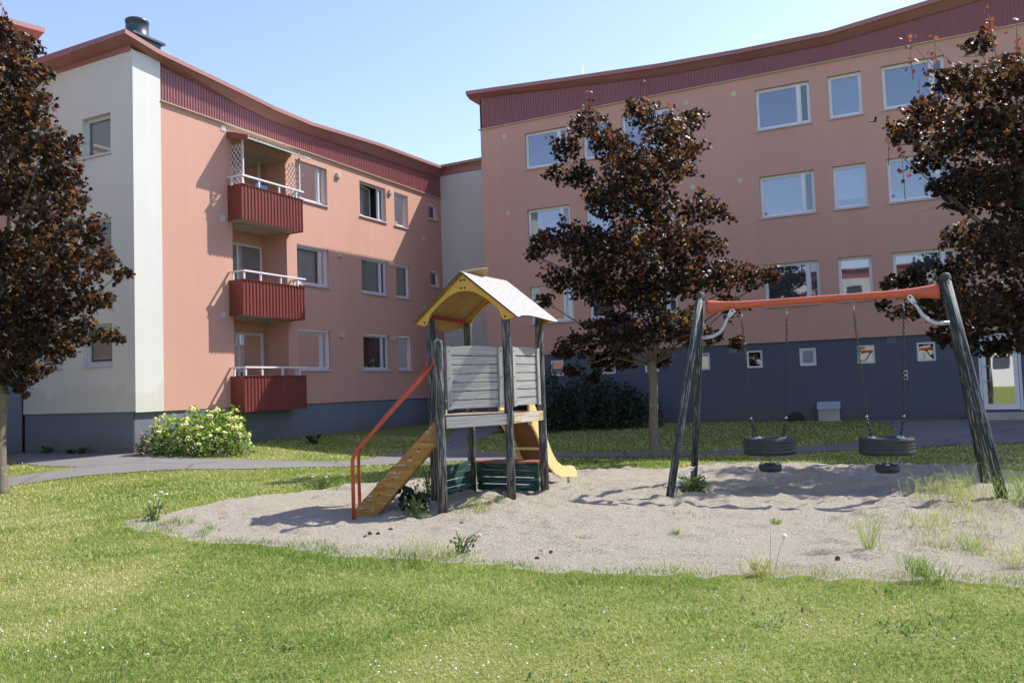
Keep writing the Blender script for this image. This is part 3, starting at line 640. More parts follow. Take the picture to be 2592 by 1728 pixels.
for k,row in zip(WROWS,bf):
    for (a,b,kd),(fi,fr) in zip(BW,row): window(B,PB,a,b,BB+k,BT+k,kd,.10,fi,fr,'glassB','white',right='grille')
for i,u in enumerate(CW):
    def PBi(u_,n,z): return PB(u_,n-.05,z)
    window(B,PBi,u,u+.49,1.93,2.48,'louver' if i==5 else 'cellar',.02,'none',gm='glassB',fm='white',sill=False)
for u,z in ((9.34,10.76),(9.41,7.92),(9.45,5.11),(7.78,10.76),(7.88,7.93),(1.0,10.78),(1.03,7.92),(16.2,10.76),(1.05,5.1)): ventbox(B,PB,u,z,.075,.012)
for u,z in ((13.52,2.58),(8.9,2.5),(6.9,2.5)):
    mb=MB(); PBi=lambda u_,n,z_:PB(u_,n-.05,z_); mb.box(PBi,u-.12,u+.12,0,.008,z-.09,z+.09)
    for k in range(3): mb.box(PBi,u-.1,u+.1,.008,.014,z-.06+k*.05,z-.03+k*.05)
    mb.build('wall_vent',MT['plinth'],B)
PBi=lambda u,n,z:PB(u,n-.05,z)
mb=MB(); mb.box(PBi,13.79,13.91,0,.03,1.41,1.69); sw=mb.build('bell_box',MT['ventw'],B)
m2=MB(); 
for z in (1.48,1.61): m2.lathe(PBi(13.85,.03,z),[(.001,.012),(.035,.012),(.035,0)],12,ax=nB)
m2.build('button',MT['black'],sw)
# glazed door
a,b,c,d=15.725,16.755,.475,2.615; mb=MB()
for x0,x1 in ((a,a+.06),(b-.07,b)): mb.box(PBi,x0,x1,-.10,-.02,c,d)
mb.box(PBi,a+.06,b-.07,-.10,-.022,d-.06,d)
dr=mb.build('entrance_door',MT['white'],B)
mb=MB(); e=a+.07; f_=b-.08
for x0,x1 in ((e,e+.11),(f_-.11,f_)): mb.box(PBi,x0,x1,-.09,-.035,c+.02,d-.07)
mb.box(PBi,e+.11,f_-.11,-.09,-.037,c+.02,c+.18); mb.box(PBi,e+.11,f_-.11,-.09,-.037,d-.19,d-.07); mb.build('door_leaf',MT['white'],dr)
MB().quad(PBi(e+.11,-.06,c+.18),PBi(f_-.11,-.06,c+.18),PBi(f_-.11,-.06,d-.19),PBi(e+.11,-.06,d-.19)).build('door_pane',MT['glassdoor'],dr)
MB().tube([PBi(e+.055,-.035,1.72),PBi(e+.055,.03,1.72),PBi(e+.2,.045,1.71),PBi(e+.2,.045,1.3),PBi(e+.055,.03,1.29),PBi(e+.055,-.035,1.29)],.014,8).build('door_handle',MT['steel'],dr)
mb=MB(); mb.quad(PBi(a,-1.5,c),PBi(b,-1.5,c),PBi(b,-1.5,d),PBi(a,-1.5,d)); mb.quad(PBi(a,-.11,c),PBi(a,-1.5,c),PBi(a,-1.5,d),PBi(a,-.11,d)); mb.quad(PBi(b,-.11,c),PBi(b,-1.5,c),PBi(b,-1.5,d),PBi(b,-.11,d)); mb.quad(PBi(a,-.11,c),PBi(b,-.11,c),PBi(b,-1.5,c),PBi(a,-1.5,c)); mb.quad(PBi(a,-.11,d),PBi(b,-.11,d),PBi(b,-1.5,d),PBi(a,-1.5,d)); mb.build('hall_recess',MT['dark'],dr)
MB().box(PBi,15.5,17.0,.004,.5,.1,.42).build('door_step',MT['conc'],B)
# arched cellar grating and meter box
mb=MB(); n=14; arc=[(10.72+.27*math.cos(math.pi*i/n),.24+.30*math.sin(math.pi*i/n)) for i in range(n+1)]
mb.prism(PBi,arc,.004,.012,0); gr=mb.build('arched_grating',MT['black'],B)
m2=MB()
for k in range(-4,5): m2.bar(PBi(10.72+k*.055,.02,.26),PBi(10.72+k*.055,.02,.24+.30*math.sqrt(max(.02,1-(k*.055/.27)**2))),.012,.012,up=nB)
m2.box(PBi,10.42,11.02,.01,.22,.1,.25); m2.build('grating_bar',MT['plinthB'],gr)
t=thing('meter_box','grey metal service box standing against the slate blue basement wall under the louvred window','box',PBi(11.7,.1,.25))
PM=lambda u,n,z:PBi(11.7+u,n,z)
MB().box(PM,-.3,.3,.01,.16,.1,.60).build('body',MT['conc'],t); MB().hexa([PM(-.33,.005,.60),PM(.33,.005,.60),PM(.33,.2,.60),PM(-.33,.2,.60),PM(-.33,.005,.82),PM(.33,.005,.82),PM(.33,.03,.82),PM(-.33,.03,.82)]).build('lid',MT['chiml'],t)
an=MB(); an.tube([PB(3.2,-2.6,12.5),PB(3.19,-2.6,13.2),PB(3.16,-2.6,13.95)],[.016,.012,.006],6); tag(an.build('roof_antenna',MT['steel']),'thin whip antenna on the roof edge above the middle maple','antenna')
# ------------------------------------------------------------------ cream link block
Cb=thing('link_building','narrow cream link block in the corner between the two pink apartment buildings','building',G(*PC(1.8,0,0)[:2]),'apartment buildings')
mb=facade(PC,0,9,1.28,10.66,[],0); mb.quad(PC(9,0,0),PC(9,-8,0),PC(9,-8,10.7),PC(9,0,10.7)); mb.build('wall',MT['creamdeep'],Cb)
MB().quad(PC(0,-.05,-.3),PC(9,-.05,-.3),PC(9,-.05,1.29),PC(0,-.05,1.29)).build('plinth',MT['plinth'],Cb)
mb=MB(); mb.hexa([PC(-.3,.3,10.88),PC(9,.3,10.98),PC(9,-8,11.4),PC(-.3,-8,11.3),PC(-.3,.3,10.99),PC(9,.3,11.09),PC(9,-8,11.5),PC(-.3,-8,11.4)]); rr=mb.build('roof',MT['eave'],Cb)
MB().box(PC,0,9,.003,.06,10.62,10.875).build('soffit_board',MT['eave'],Cb)
# ------------------------------------------------------------------ wing behind the left maple
D=thing('apartment_building','pink apartment wing mostly hidden behind the left maple tree','building',G(*PD(-2,0,0)[:2]),'apartment buildings')
dhs=[(u,u+1.2,3.9+k,5.1+k) for u in (-3.0,-6.2,-9.4) for k in WROWS]
mb=facade(PD,-14,0,2.7,11.15,dhs,.11); mb.quad(PD(0,0,2.7),PD(0,-12,2.7),PD(0,-12,12.1),PD(0,0,12.1)); mb.quad(PD(-14,0,-.3),PD(-14,-12,-.3),PD(-14,-12,12.1),PD(-14,0,12.1)); mb.quad(PD(-14,-12,-.3),PD(0,-12,-.3),PD(0,-12,12.1),PD(-14,-12,12.1)); mb.build('wall',MT['salmon'],D)
MB().quad(PD(-14,-.05,-.3),PD(0,-.05,-.3),PD(0,-.05,2.71),PD(-14,-.05,2.71)).build('basement_wall',MT['plinth'],D)
ED=[(-14,11.6),(-6,12.0),(-.9,12.28),(.4,12.42)]; FD=[(-14,11.35),(.4,12.12)]
eave(PD,ED,FD,.42,.14,.04,-12,.4).build('roof',MT['eave'],D)
ribs(PD,-14,0,11.19,lambda u:lerp(FD,u)+.03,.12,0,.035).build('fascia_cladding',MT['clad'],D)
for h in dhs: window(D,PD,*h,'narrow',.11,'blind',1)

# ------------------------------------------------------------------ block across the lawn (seen in the window glass)
def PF(u,n,z): return oB+nB*72+dB*u-nB*n+UZ*z
Fb=thing('apartment_building','cream apartment block across the lawn, visible only as a reflection in the window panes','building',G(*PF(14,0,0)[:2]),'apartment buildings')
fh=[(u,u+1.6,1.6+k,3.0+k) for u in np.arange(-14,44,3.4) for k in (0,2.8,5.6,8.4)]
mb=facade(PF,-16,46,-.3,12.4,fh,.12); mb.quad(PF(-16,0,-.3),PF(-16,-12,-.3),PF(-16,-12,12.6),PF(-16,0,12.4)); mb.quad(PF(46,0,-.3),PF(46,-12,-.3),PF(46,-12,12.6),PF(46,0,12.4)); mb.quad(PF(-16,-12,-.3),PF(46,-12,-.3),PF(46,-12,12.6),PF(-16,-12,12.6)); mb.build('wall',MT['creamdeep'],Fb)
mb=MB(); mb.box(PF,-16.4,46.4,-12.3,.35,13.3,13.45); mb.build('roof',MT['eave'],Fb); MB().box(PF,-16,46,.0,.05,12.4,13.3).build('fascia_cladding',MT['clad'],Fb)
for (a,b,c,d) in fh:
    mb=MB(); mb.box(PF,a,b,-.16,-.12,c,c+.06); mb.box(PF,a,b,-.16,-.12,d-.06,d); mb.box(PF,a,a+.06,-.16,-.12,c+.06,d-.06); mb.box(PF,b-.06,b,-.16,-.12,c+.06,d-.06); w_=mb.build('window',MT['white'],Fb)
    MB().quad(PF(a+.06,-.15,c+.06),PF(b-.06,-.15,c+.06),PF(b-.06,-.15,d-.06),PF(a+.06,-.15,d-.06)).build('pane',MT['chim'],w_)
CEN=[(1.88,8.14,0.18),(3.23,8.37,0.18),(1.86,7.58,0.44),(2.38,7.06,0.54),(3.11,7.79,0.49),(3.69,7.32,0.54),(4.3,7.6,0.31),(1.38,6.99,0.39),(1.12,6.45,0.27),(2.86,6.54,0.73),(3.75,6.51,0.59),(4.26,6.89,0.34),(1.71,6.38,0.44),(2.33,5.85,0.69),(3.31,5.62,0.73),(4.3,5.48,0.44),(4.79,5.42,0.31),(0.81,4.81,0.37),(0.52,4.57,0.22),(1.31,4.99,0.41),(1.79,4.77,0.69),(2.78,4.74,0.83),(3.77,4.8,0.73),(4.46,4.68,0.47),(1.17,4.0,0.49),(0.74,3.52,0.24),(2.05,3.87,0.73),(3.03,3.74,0.83),(4.03,3.9,0.64),(4.82,3.97,0.54),(5.41,3.9,0.44),(5.88,3.89,0.24),(2.21,2.88,0.59),(1.56,2.51,0.44),(1.13,2.37,0.29),(2.69,2.66,0.64),(3.58,2.83,0.59),(4.16,2.61,0.44),(4.55,2.6,0.27),(1.98,2.1,0.31),(2.47,2.13,0.37),(3.35,2.1,0.27),(4.98,3.27,0.37),(5.04,2.43,0.2),(1.77,1.71,0.18),(1.29,1.93,0.22)]
RIGHT=[(7.65,7.81,0.1),(8.11,7.75,0.1),(9.17,8.3,0.11),(9.68,8.03,0.13),(7.78,7.01,0.2),(8.96,7.72,0.32),(8.51,7.07,0.44),(9.33,7.04,0.64),(7.91,6.51,0.4),(7.17,6.21,0.19),(7.48,6.11,0.36),(8.45,6.08,0.76),(9.5,6.04,0.76),(7.85,5.57,0.36),(7.38,5.61,0.16),(8.62,5.0,0.68),(9.51,4.97,0.72),(8.06,5.02,0.24),(8.36,4.11,0.44),(9.12,3.93,0.76),(8.16,3.47,0.4),(7.47,3.33,0.32),(7.06,3.23,0.24),(6.84,2.83,0.13),(7.69,2.92,0.44),(7.27,2.78,0.22),(8.48,2.81,0.68),(9.36,2.78,0.72),(7.97,2.27,0.28),(8.6,2.17,0.36),(9.24,2.1,0.28),(10.35,7.67,0.48),(10.37,6.84,0.72),(10.47,5.84,0.88),(10.47,4.78,0.88),(10.31,3.72,0.88),(10.25,2.75,0.72),(11.4,6.39,0.64),(11.48,5.31,0.72),(11.57,4.33,0.72),(11.42,3.36,0.64),(10.86,2.41,0.48),(12.23,4.47,0.56),(12.23,3.49,0.48),(9.97,2.2,0.32)]
LEFT=[(-9.33,9.0,0.14),(-9.27,8.45,0.36),(-8.9,8.31,0.3),(-9.11,7.82,0.48),(-8.66,7.68,0.3),(-8.7,7.26,0.32),(-8.98,7.11,0.48),(-9.19,6.45,0.64),(-8.54,6.43,0.44),(-8.45,7.17,0.16),(-8.09,6.37,0.26),(-7.89,6.08,0.14),(-8.22,5.84,0.44),(-8.95,5.54,0.72),(-8.02,5.34,0.36),(-8.46,4.87,0.64),(-7.62,4.63,0.26),(-7.82,4.84,0.36),(-9.11,4.4,0.72),(-8.22,4.21,0.64),(-7.5,4.18,0.36),(-7.14,3.94,0.16),(-8.79,3.58,0.72),(-7.91,3.46,0.44),(-7.42,3.49,0.22),(-7.83,2.9,0.36),(-7.43,2.8,0.2),(-7.16,2.75,0.08),(-8.47,2.84,0.52),(-9.11,2.78,0.64),(-9.2,2.22,0.4),(-8.75,2.21,0.34),(-8.96,1.93,0.18),(-8.31,2.55,0.3),(-9.92,8.39,0.48),(-10.09,7.39,0.72),(-10.17,6.4,0.8),(-10.25,5.42,0.88),(-10.24,4.44,0.88),(-10.16,3.46,0.8),(-10.0,2.65,0.56),(-10.98,6.76,0.56),(-11.14,5.78,0.64),(-11.21,4.8,0.72),(-11.13,3.82,0.64),(-10.88,3.0,0.48),(-11.86,4.98,0.48),(-11.78,4.0,0.48)]
# ------------------------------------------------------------------ maples
LEAF=np.array([(0,.30,.0),(0,0,0),(.26,-.10,-.03),(.25,.07,0),(.56,.16,-.06),(.36,.28,-.01),(.46,.60,-.07),(.19,.52,-.01),(0,.95,-.08),(-.19,.52,-.01),(-.46,.60,-.07),(-.36,.28,-.01),(-.56,.16,-.06),(-.25,.07,0),(-.26,-.10,-.03)])
LF=np.array([[0,i,i+1] for i in range(1,14)]+[[0,14,1]])
def rotframes(n,upb=.9):
    nz=NR.normal(0,1,(n,3)); nz[:,2]=np.abs(nz[:,2])*.6+upb; nz/=np.linalg.norm(nz,axis=1)[:,None]
    a=NR.normal(0,1,(n,3)); a-=nz*(a*nz).sum(1)[:,None]; a/=np.linalg.norm(a,axis=1)[:,None]
    return a,np.cross(nz,a),nz
def leaves(name,pos,size,shape,faces,mat,parent,upb=.9,rnd=None):
    n=len(pos); x,y,z=rotframes(n,upb); k=len(shape)
    v=pos[:,None,:]+size[:,None,None]*(shape[None,:,0:1]*x[:,None]+shape[None,:,1:2]*y[:,None]+shape[None,:,2:3]*z[:,None])
    f=np.arange(n)[:,None,None]*k+faces[None]
    return npmesh(name,v.reshape(-1,3),f.reshape(-1,faces.shape[1]),mat,parent,{'rnd':np.repeat(NR.random(n) if rnd is None else rnd,k)})
def maple(x,y,clumps,label,trunk_r,halfw,ymax_tip,seed,fork=2.0):
    rr=random.Random(seed); base=G(x,y); t=thing('maple_tree',label,'tree',base,'purple maples')
    top=max(c[1] for c in clumps); pos=[];siz=[];ends=[]
    tips=[];shoots=[]
    for (cx,cz,r) in clumps:
        w=halfw*math.sqrt(max(.08,1-((cz-top*.52)/(top*.54))**2)); lat=min(1,abs(cx-x)/max(w,.1)); dm=w*math.sqrt(max(.05,1-lat*lat))*.75
        nd=2 if r>.5 else 1
        for q in range(nd):
            dy=rr.uniform(-dm,dm) if nd==1 else rr.uniform(.15,.9)*dm*(1 if q else -1)
            k=(1+dy/y); c=V(cx*k,y+dy,1.6+(cz-1.6)*k); ends.append((c,r))
            n=int((430 if r>.3 else 480)*math.pi*r*r/ (1.35 if nd==2 else 1)); 
            d=NR.normal(0,1,(n,3)); d/=np.linalg.norm(d,axis=1)[:,None]; rad_=r*(NR.random(n)**.42)*.88
            p=c+d*rad_[:,None]*np.array([1,1,.82]); p[:,2]-=.12*rad_*NR.random(n); pos.append(p); siz.append(NR.uniform(.058,.128,n))
            for w_ in range(0 if (r<.21 and cz>top*.6) else 5 if r>.3 else 3):
                dv=NR.normal(0,1,3); dv[2]*=.7; dv/=np.linalg.norm(dv); m_=int(9+20*r); tt=NR.uniform(.7,1.22,m_)[:,None]; pos.append(c+dv*tt*r*np.array([1,1,.85])+NR.normal(0,.045,(m_,3))); siz.append(NR.uniform(.055,.115,m_))
            if r<.21 and cz>top*.6:
                pos.pop(); siz.pop()
                k_=16; hz=np.sort(NR.uniform(-.62,.16,k_)); tips.append(c+np.stack([NR.normal(0,.05,k_)*(1.3-hz),NR.normal(0,.05,k_),hz],-1)); shoots.append((c+V(rr.uniform(-.05,.05),0,-.75),c+V(0,0,.12)))

    pos=np.concatenate(pos); siz=np.concatenate(siz)
    leaves('crown',pos,siz,LEAF,LF,MT['maple'],t,.35)
    if tips: tp=np.concatenate(tips); leaves('young_leaves',tp,NR.uniform(.06,.11,len(tp)),LEAF,LF,MT['mapletip'],t,.3)
    tr=MB(); h=fork; path=[base+V(0,0,-.1)]; rs=[trunk_r*1.5]
    for i,z in enumerate((.08,.25,.6,1.1,1.6,h)): path.append(base+V(.02*math.sin(z*3+seed),.02*math.cos(z*2),z)); rs.append(trunk_r*(1.25,1.08,1.0,.95,.93,.97)[i])
    z=h
    while z<top*.8: z+=.6; path.append(base+V(.10*math.sin(z*1.1+seed)-.10*math.sin(h*1.1+seed),.08*math.cos(z),z)); rs.append(trunk_r*.95*max(.12,1-(z-h)/(top*.9-h)))
    tr.tube(path,rs,14); tr.build('trunk',MT['bark'],t)
    br=MB()
    for c,r in ends:
        zz=max(h*1.08,min(top*.72,c[2]-.55*np.linalg.norm(c[:2]-base[:2])-.2)); i=min(range(len(path)),key=lambda i:abs(path[i][2]-base[2]-zz)); s=path[i]; m=(s+c)/2+V(rr.uniform(-.1,.1),rr.uniform(-.1,.1),rr.uniform(-.1,.05)+(.35 if c[2]<h+.9 else 0))
        L=np.linalg.norm(c-s); r0=min(rs[i]*.5,.009+.008*L); br.tube([s,s*.6+m*.4,m,m*.45+c*.55,c],[r0,r0*.8,r0*.6,r0*.42,.004],6)
        for q in range(4 if r>=.21 else 0): e=c+V(rr.gauss(0,1),rr.gauss(0,1),rr.gauss(0,.7))*r*.6; br.tube([m*.25+c*.75,(m*.25+c*.75+e)/2+V(0,0,-.02),e],[.007,.005,.002],4,cap=False)
    for a_,b_ in shoots: br.tube([a_,(a_+b_)/2,b_],[.008,.005,.002],5,cap=False)
    br.build('branch',MT['twig'],t)
    return t
maple(3.12,18.6,CEN,'purple leaved maple standing whole between the play tower and the swing',.105,2.6,8,3,2.05)
maple(9.75,15.2,RIGHT,'purple leaved maple at the right edge overhanging the tyre swings',.13,3.0,8,5,2.2)
maple(-9.38,15.1,LEFT,'purple leaved maple at the left edge in front of the cream end wall',.12,2.7,8,9,2.1)
# ------------------------------------------------------------------ shrubs and plants
OV=np.array([(0,0,0),(.28,.25,.02),(.33,.5,.0),(.22,.8,-.03),(0,1.05,-.07),(-.22,.8,-.03),(-.33,.5,0),(-.28,.25,.02)]); OF=np.array([[0,1,2,3],[0,3,4,5],[0,5,6,7]])
def dome(cx,cy,rx,ry,h,n,shell=.45,dirv=(1,0)):
    d=NR.normal(0,1,(n,3)); d[:,2]=np.abs(d[:,2]); d/=np.linalg.norm(d,axis=1)[:,None]; r=1-shell*NR.random(n)**2
    lump=1+.13*np.sin(d[:,0]*7+cx)+.10*np.sin(d[:,1]*9+d[:,2]*6)
    u=np.array(dirv,float); w=np.array([-u[1],u[0]]); q=d*r[:,None]*lump[:,None]
    p=np.empty((n,3)); p[:,:2]=np.array([cx,cy])+q[:,0:1]*rx*u+q[:,1:2]*ry*w; p[:,2]=gz(p[:,0],p[:,1])+q[:,2]*h+.03; return p
def domes(L,per): return np.concatenate([dome(*a,int(per*a[2]*a[4]*8)) for a in L])
hy=[(-8.55,20.95,.6,.5,.95),(-8.0,21.1,.62,.55,1.08),(-7.4,21.35,.62,.55,1.10),(-7.95,20.65,.6,.4,.78),(-7.3,20.95,.5,.4,.78),(-8.9,20.8,.35,.35,.7)]
hp=domes(hy,115)
t=thing('flowering_bush','light green hydrangea bush full of cream flower heads at the corner of the pink building','bush',G(-7.9,21.0))
leaves('foliage',hp,NR.uniform(.07,.13,len(hp)),OV,OF,MT['gleaf'],t,.5)
mb=MB()
q=np.concatenate([dome(*a,20,.03) for a in hy])
q=q[q[:,2]>gz(q[:,0],q[:,1])+.30]
for p in q:
    r=R.uniform(.04,.085)
    for k in range(9): mb.ball(p+V(R.gauss(0,1),R.gauss(0,1),R.gauss(0,.7))*r*.5,r*R.uniform(.4,.6),6,sq=.8)
mb.build('flower_heads',MT['hydra'],t)
mb=MB()
for a in hy:
    for k in range(10): b=G(a[0]+R.gauss(0,.12),a[1]+R.gauss(0,.12)); e=V(a[0]+R.uniform(-.8,.8)*a[2],a[1]+R.uniform(-.8,.8)*a[3],b[2]+a[4]*R.uniform(.5,.85)); mb.tube([b,(b+e)/2+V(0,0,.1),e],[.008,.006,.003],4,cap=False)
mb.build('stem',MT['stem'],t)
sp=[(-9.15,20.7,.36,.28,.5),(-8.7,20.4,.4,.3,.45),(-8.1,20.2,.45,.3,.45),(-7.5,20.3,.42,.3,.42),(-6.95,20.75,.35,.3,.5),(-9.35,20.95,.2,.18,.42)]
p=domes(sp,210); t=thing('low_shrub','low straggly shrub with dull pink flowers along the foot of the hydrangea','bush',G(-7.8,20.4))
leaves('foliage',p,NR.uniform(.035,.065,len(p)),OV,OF,MT['weed'],t,.4)
mb=MB(); q=np.concatenate([dome(*a,7,.05) for a in sp])
for c in q:
    for k in range(4): mb.ball(c+NR.normal(0,.02,3),R.uniform(.012,.024),5)
mb.build('flower_heads',MT['pinkf'],t)
dk=[(1.2,27.1,.9,.8,1.7),(2.2,26.9,1.0,.8,1.75),(3.2,26.6,.95,.8,1.45),(3.9,26.3,.8,.7,1.05),(.3,27.4,.8,.7,1.5)]
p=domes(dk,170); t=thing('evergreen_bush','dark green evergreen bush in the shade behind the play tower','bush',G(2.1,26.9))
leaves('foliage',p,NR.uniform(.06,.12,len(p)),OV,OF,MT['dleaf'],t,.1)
mb=MB()
for a in dk:
    for k in range(5): b=G(a[0]+R.gauss(0,.15),a[1]+R.gauss(0,.1)); mb.tube([b,b+V(R.gauss(0,.3),R.gauss(0,.2),a[4]*.7)],[.025,.008],5,cap=False)
mb.build('stem',MT['twig'],t)
def tuft(x,y,r,h,n,label,rl=(.15,.6),seeds=False,lean=1.25,zo=0.,group='grass tufts in the sand',w=.005,name='grass_tuft'):
    xx=NR.normal(x,r*.5,n); yy=NR.normal(y,r*.5,n); hh=h*NR.uniform(.45,1.05,n)
    s=inpoly(xx,yy,SANDP); zf=np.where(s,.045+sandz(xx,yy),0.)+zo
    cl=NR.integers(0,max(3,n//14),n); ox=NR.normal(x,r*.5,n)[cl]; oy=NR.normal(y,r*.5,n)[cl]; xx=xx*.25+ox*.75; yy=yy*.25+oy*.75
    s=inpoly(xx,yy,SANDP); zf=np.where(s,.045+sandz(xx,yy),0.)+zo
    v,f,a=blades(xx,yy,hh,np.full(n,w),NR.uniform(rl[0],rl[1],n),lean,zf)
    o=npmesh(name,v,f,MT['grass'],None,{'rnd':a}); tag(o,label,'grass tuft',group); return o
def sz(x,y): return float(gz(x,y)+(.045+sandz(np.array([x]),np.array([y]))[0] if inpoly(np.array([x]),np.array([y]),SANDP)[0] else 0))
tuft(5.15,9.9,.7,.5,230,'tall seeding grass tuft just left of the foot of the front right swing leg',(.45,.8),lean=1.0)
tuft(6.2,9.75,.75,.7,560,'thick tall green grass clump to the right of the front right swing leg',(.2,.7))
tuft(5.5,10.7,.5,.45,150,'grass clump round the foot of the rear right swing leg',(.4,.75))
tuft(3.03,7.27,.16,.48,60,'sparse tuft of long thin stalks in the sand before the right tyre swing',(.4,.75),lean=.8)
tuft(3.1,6.42,.26,.24,200,'bushy bright green tuft at the lawn edge below the long thin stalks',(.15,.5))
tuft(3.9,7.4,.45,.2,190,'spreading green tuft near the right edge of the sand',(.3,.7))
tuft(4.3,8.3,.55,.3,170,'loose yellowish tuft behind the spreading tuft at the right of the sand',(.45,.85))
tuft(4.0,6.6,.3,.35,110,'thin grass stalks over the sand corner at the far right front',(.5,.9))
tuft(2.72,8.95,.1,.10,70,'tiny yellow green tuft alone in the sand between the swings and the lawn',(.35,.65),w=.007)
tuft(1.62,8.6,.06,.08,30,'tiny leaf tuft in the open sand right of the tower',(.35,.6),w=.008)
tuft(.62,8.5,.09,.09,40,'tiny yellowish tuft in the open sand in front of the tower',(.4,.7),w=.007)
tuft(1.9,6.85,.12,.16,120,'small yellow tuft at the front edge of the sand',(.55,.8),w=.006)
tuft(-.5,10.75,.4,.24,150,'yellow green weedy tuft between the front tower posts',(.35,.8))
tuft(-5.0,11.25,.3,.4,120,'long dry grass tuft at the left tip of the sand',(.55,.9))
tuft(-4.3,10.35,.35,.16,170,'green tuft at the left front edge of the sand',(.1,.5))
tuft(-3.65,9.75,.25,.12,90,'low green tuft right of the left tip of the sand',(.15,.5))
tuft(-2.1,8.30,.45,.10,230,'dark green fringe tuft on the front sand edge below the tower shadow',(.05,.45))
tuft(-.9,7.82,.5,.20,170,'taller pale fringe tuft on the front sand edge in the middle',(.3,.75))
tuft(-3.1,14.2,.5,.3,260,'green tuft with daisies on the far sand edge left of the ladder',(.1,.5))
tuft(2.7,16.1,.5,.25,240,'green tuft round the foot of the middle maple',(.15,.6),zo=0)
tuft(-2.9,13.6,.25,.1,80,'low pale tuft in the sand left of the ladder',(.3,.6))
xx=[];yy=[]
for k in range(46):
    x0=R.uniform(-1,7.2); y0=R.uniform(9.5,15.3); m=R.randint(4,16); xx.append(NR.normal(x0,.05,m)); yy.append(NR.normal(y0,.05,m))
for k in range(85):
    x0=R.uniform(3.2,6.8); y0=R.uniform(6.6,9.5)*1.0; m=R.randint(5,22); xx.append(NR.normal(x0,.09,m)); yy.append(NR.normal(y0,.09,m))
for k in range(26):
    x0=R.uniform(-4.6,2.2); y0=R.uniform(7.4,12.8); m=R.randint(3,9); xx.append(NR.normal(x0,.02,m)); yy.append(NR.normal(y0,.03,m))
xx=np.concatenate(xx);yy=np.concatenate(yy); m=inpoly(xx,yy,SANDP); xx=xx[m];yy=yy[m]
v,f,a=blades(xx,yy,NR.uniform(.03,.11,len(xx)),np.full(len(xx),.006),NR.uniform(.3,.85,len(xx)),.9,.045+sandz(xx,yy)-.005)
o=npmesh('weeds',v,f,MT['grass'],None,{'rnd':a}); o['kind']='stuff'; tag(o,'scattered small weeds and sprouts in the sand','ground cover')
def leafy(x,y,r,h,n,label,cat='plant',mat='weed',size=(.06,.12),name='weed_plant',flower=None,nf=0):
    z=sz(x,y); t=thing(name,label,cat,V(x,y,z)); d=np.clip(NR.normal(0,1,(n,3)),-1.4,1.4); d[:,2]=np.abs(d[:,2]); p=V(x,y,z+.02)+d*np.array([r*.42,r*.42,h*.42])
    leaves('foliage',p,NR.uniform(size[0],size[1],n),OV,OF,MT[mat],t,.3)
    mb=MB()
    for k in range(14): e=V(x+R.gauss(0,r*.5),y+R.gauss(0,r*.5),z+h*R.uniform(.6,1.15)); mb.tube([V(x+R.gauss(0,.03),y+R.gauss(0,.03),z-.02),(V(x,y,z)+e)/2+V(0,0,.05),e],[.006,.005,.002],4,cap=False)
    mb.build('stem',MT['stem'],t)
    if flower:
        mb=MB()
        for k in range(nf):
            c=V(x+R.gauss(0,r*.55),y+R.gauss(0,r*.5),z+h*R.uniform(.85,1.35)); mf=MB(); mf.tube([V(x+R.gauss(0,.03),y+R.gauss(0,.03),z),V(x,y,z)*.4+c*.6+V(0,0,-.01),c],[.004,.003,.002],4,cap=False); mf.build('flower_stalk',MT['stem'],t)
            for j in range(6): mb.ball(c+V(R.gauss(0,.012),R.gauss(0,.012),R.gauss(0,.006)),.0085,5)
        mb.build('flower_heads',MT[flower],t)
    return t
leafy(-1.38,10.95,.28,.36,70,'broad leaved dark weed growing under the ladder','plant','dleaf',(.10,.17))
leafy(-1.25,10.35,.22,.30,170,'feathery green weed beside the foot of the short front post','plant','weed',(.025,.05))
leafy(-1.3,12.3,.35,.55,120,'thin wispy weed behind the ladder','plant','weed',(.03,.06))
leafy(2.47,11.65,.26,.26,150,'green plant with white flower clusters at the foot of the rear left swing leg','plant','weed',(.05,.09),'flowering_plant','whiteflower',16)
leafy(-4.75,10.9,.25,.3,50,'small plant with a white flower head at the left tip of the sand','plant','weed',(.03,.06),'flowering_plant','whiteflower',5)
leafy(-3.3,14.0,.4,.22,90,'white flowering yarrow plant on the far sand edge left of the ladder','plant','weed',(.03,.06),'flowering_plant','whiteflower',5)
leafy(-.55,8.05,.2,.22,34,'slender white flowered plant on the front sand edge below the tower','plant','weed',(.03,.05),'flowering_plant','whiteflower',2)
leafy(-5.9,24.2,.25,.35,90,'small dark weed against the blue plinth right of the hydrangea','plant','dleaf',(.06,.1))
for (u,h,l) in ((-3.3,.22,'farthest'),(-2.3,.15,'second'),(-1.75,.24,'nearest')):
    p=PE(u,.16,0); leafy(p[0],p[1],.14,h,34,{'farthest':'dark weed at the foot of the cream end wall, farthest from its corner','second':'smallest dark weed at the foot of the cream end wall, between two others','nearest':'dark weed at the foot of the cream end wall, nearest its corner'}[l],'plant','dleaf',(.06,.1))
for (x,y,h,l,hx,full) in ((2.02,6.78,.42,'tall bare dandelion stalk rising from the front sand edge',.04,0),(2.05,6.76,.27,'dandelion with a round white seed head on the front sand edge',.10,1)):
    z=sz(x,y); t=thing('dandelion',l,'flower',V(x,y,z)); mb=MB(); mb.tube([V(x,y,z-.02),V(x+hx*.4,y,z+h*.5),V(x+hx,y+.02,z+h)],[.0032,.0028,.0022],6); mb.build('stem',MT['pale'],t)
    mb=MB(); c=V(x+hx,y+.02,z+h); mb.ball(c,.022 if full else .008,10); mb.build('seed_head',MT['whiteflower'],t)
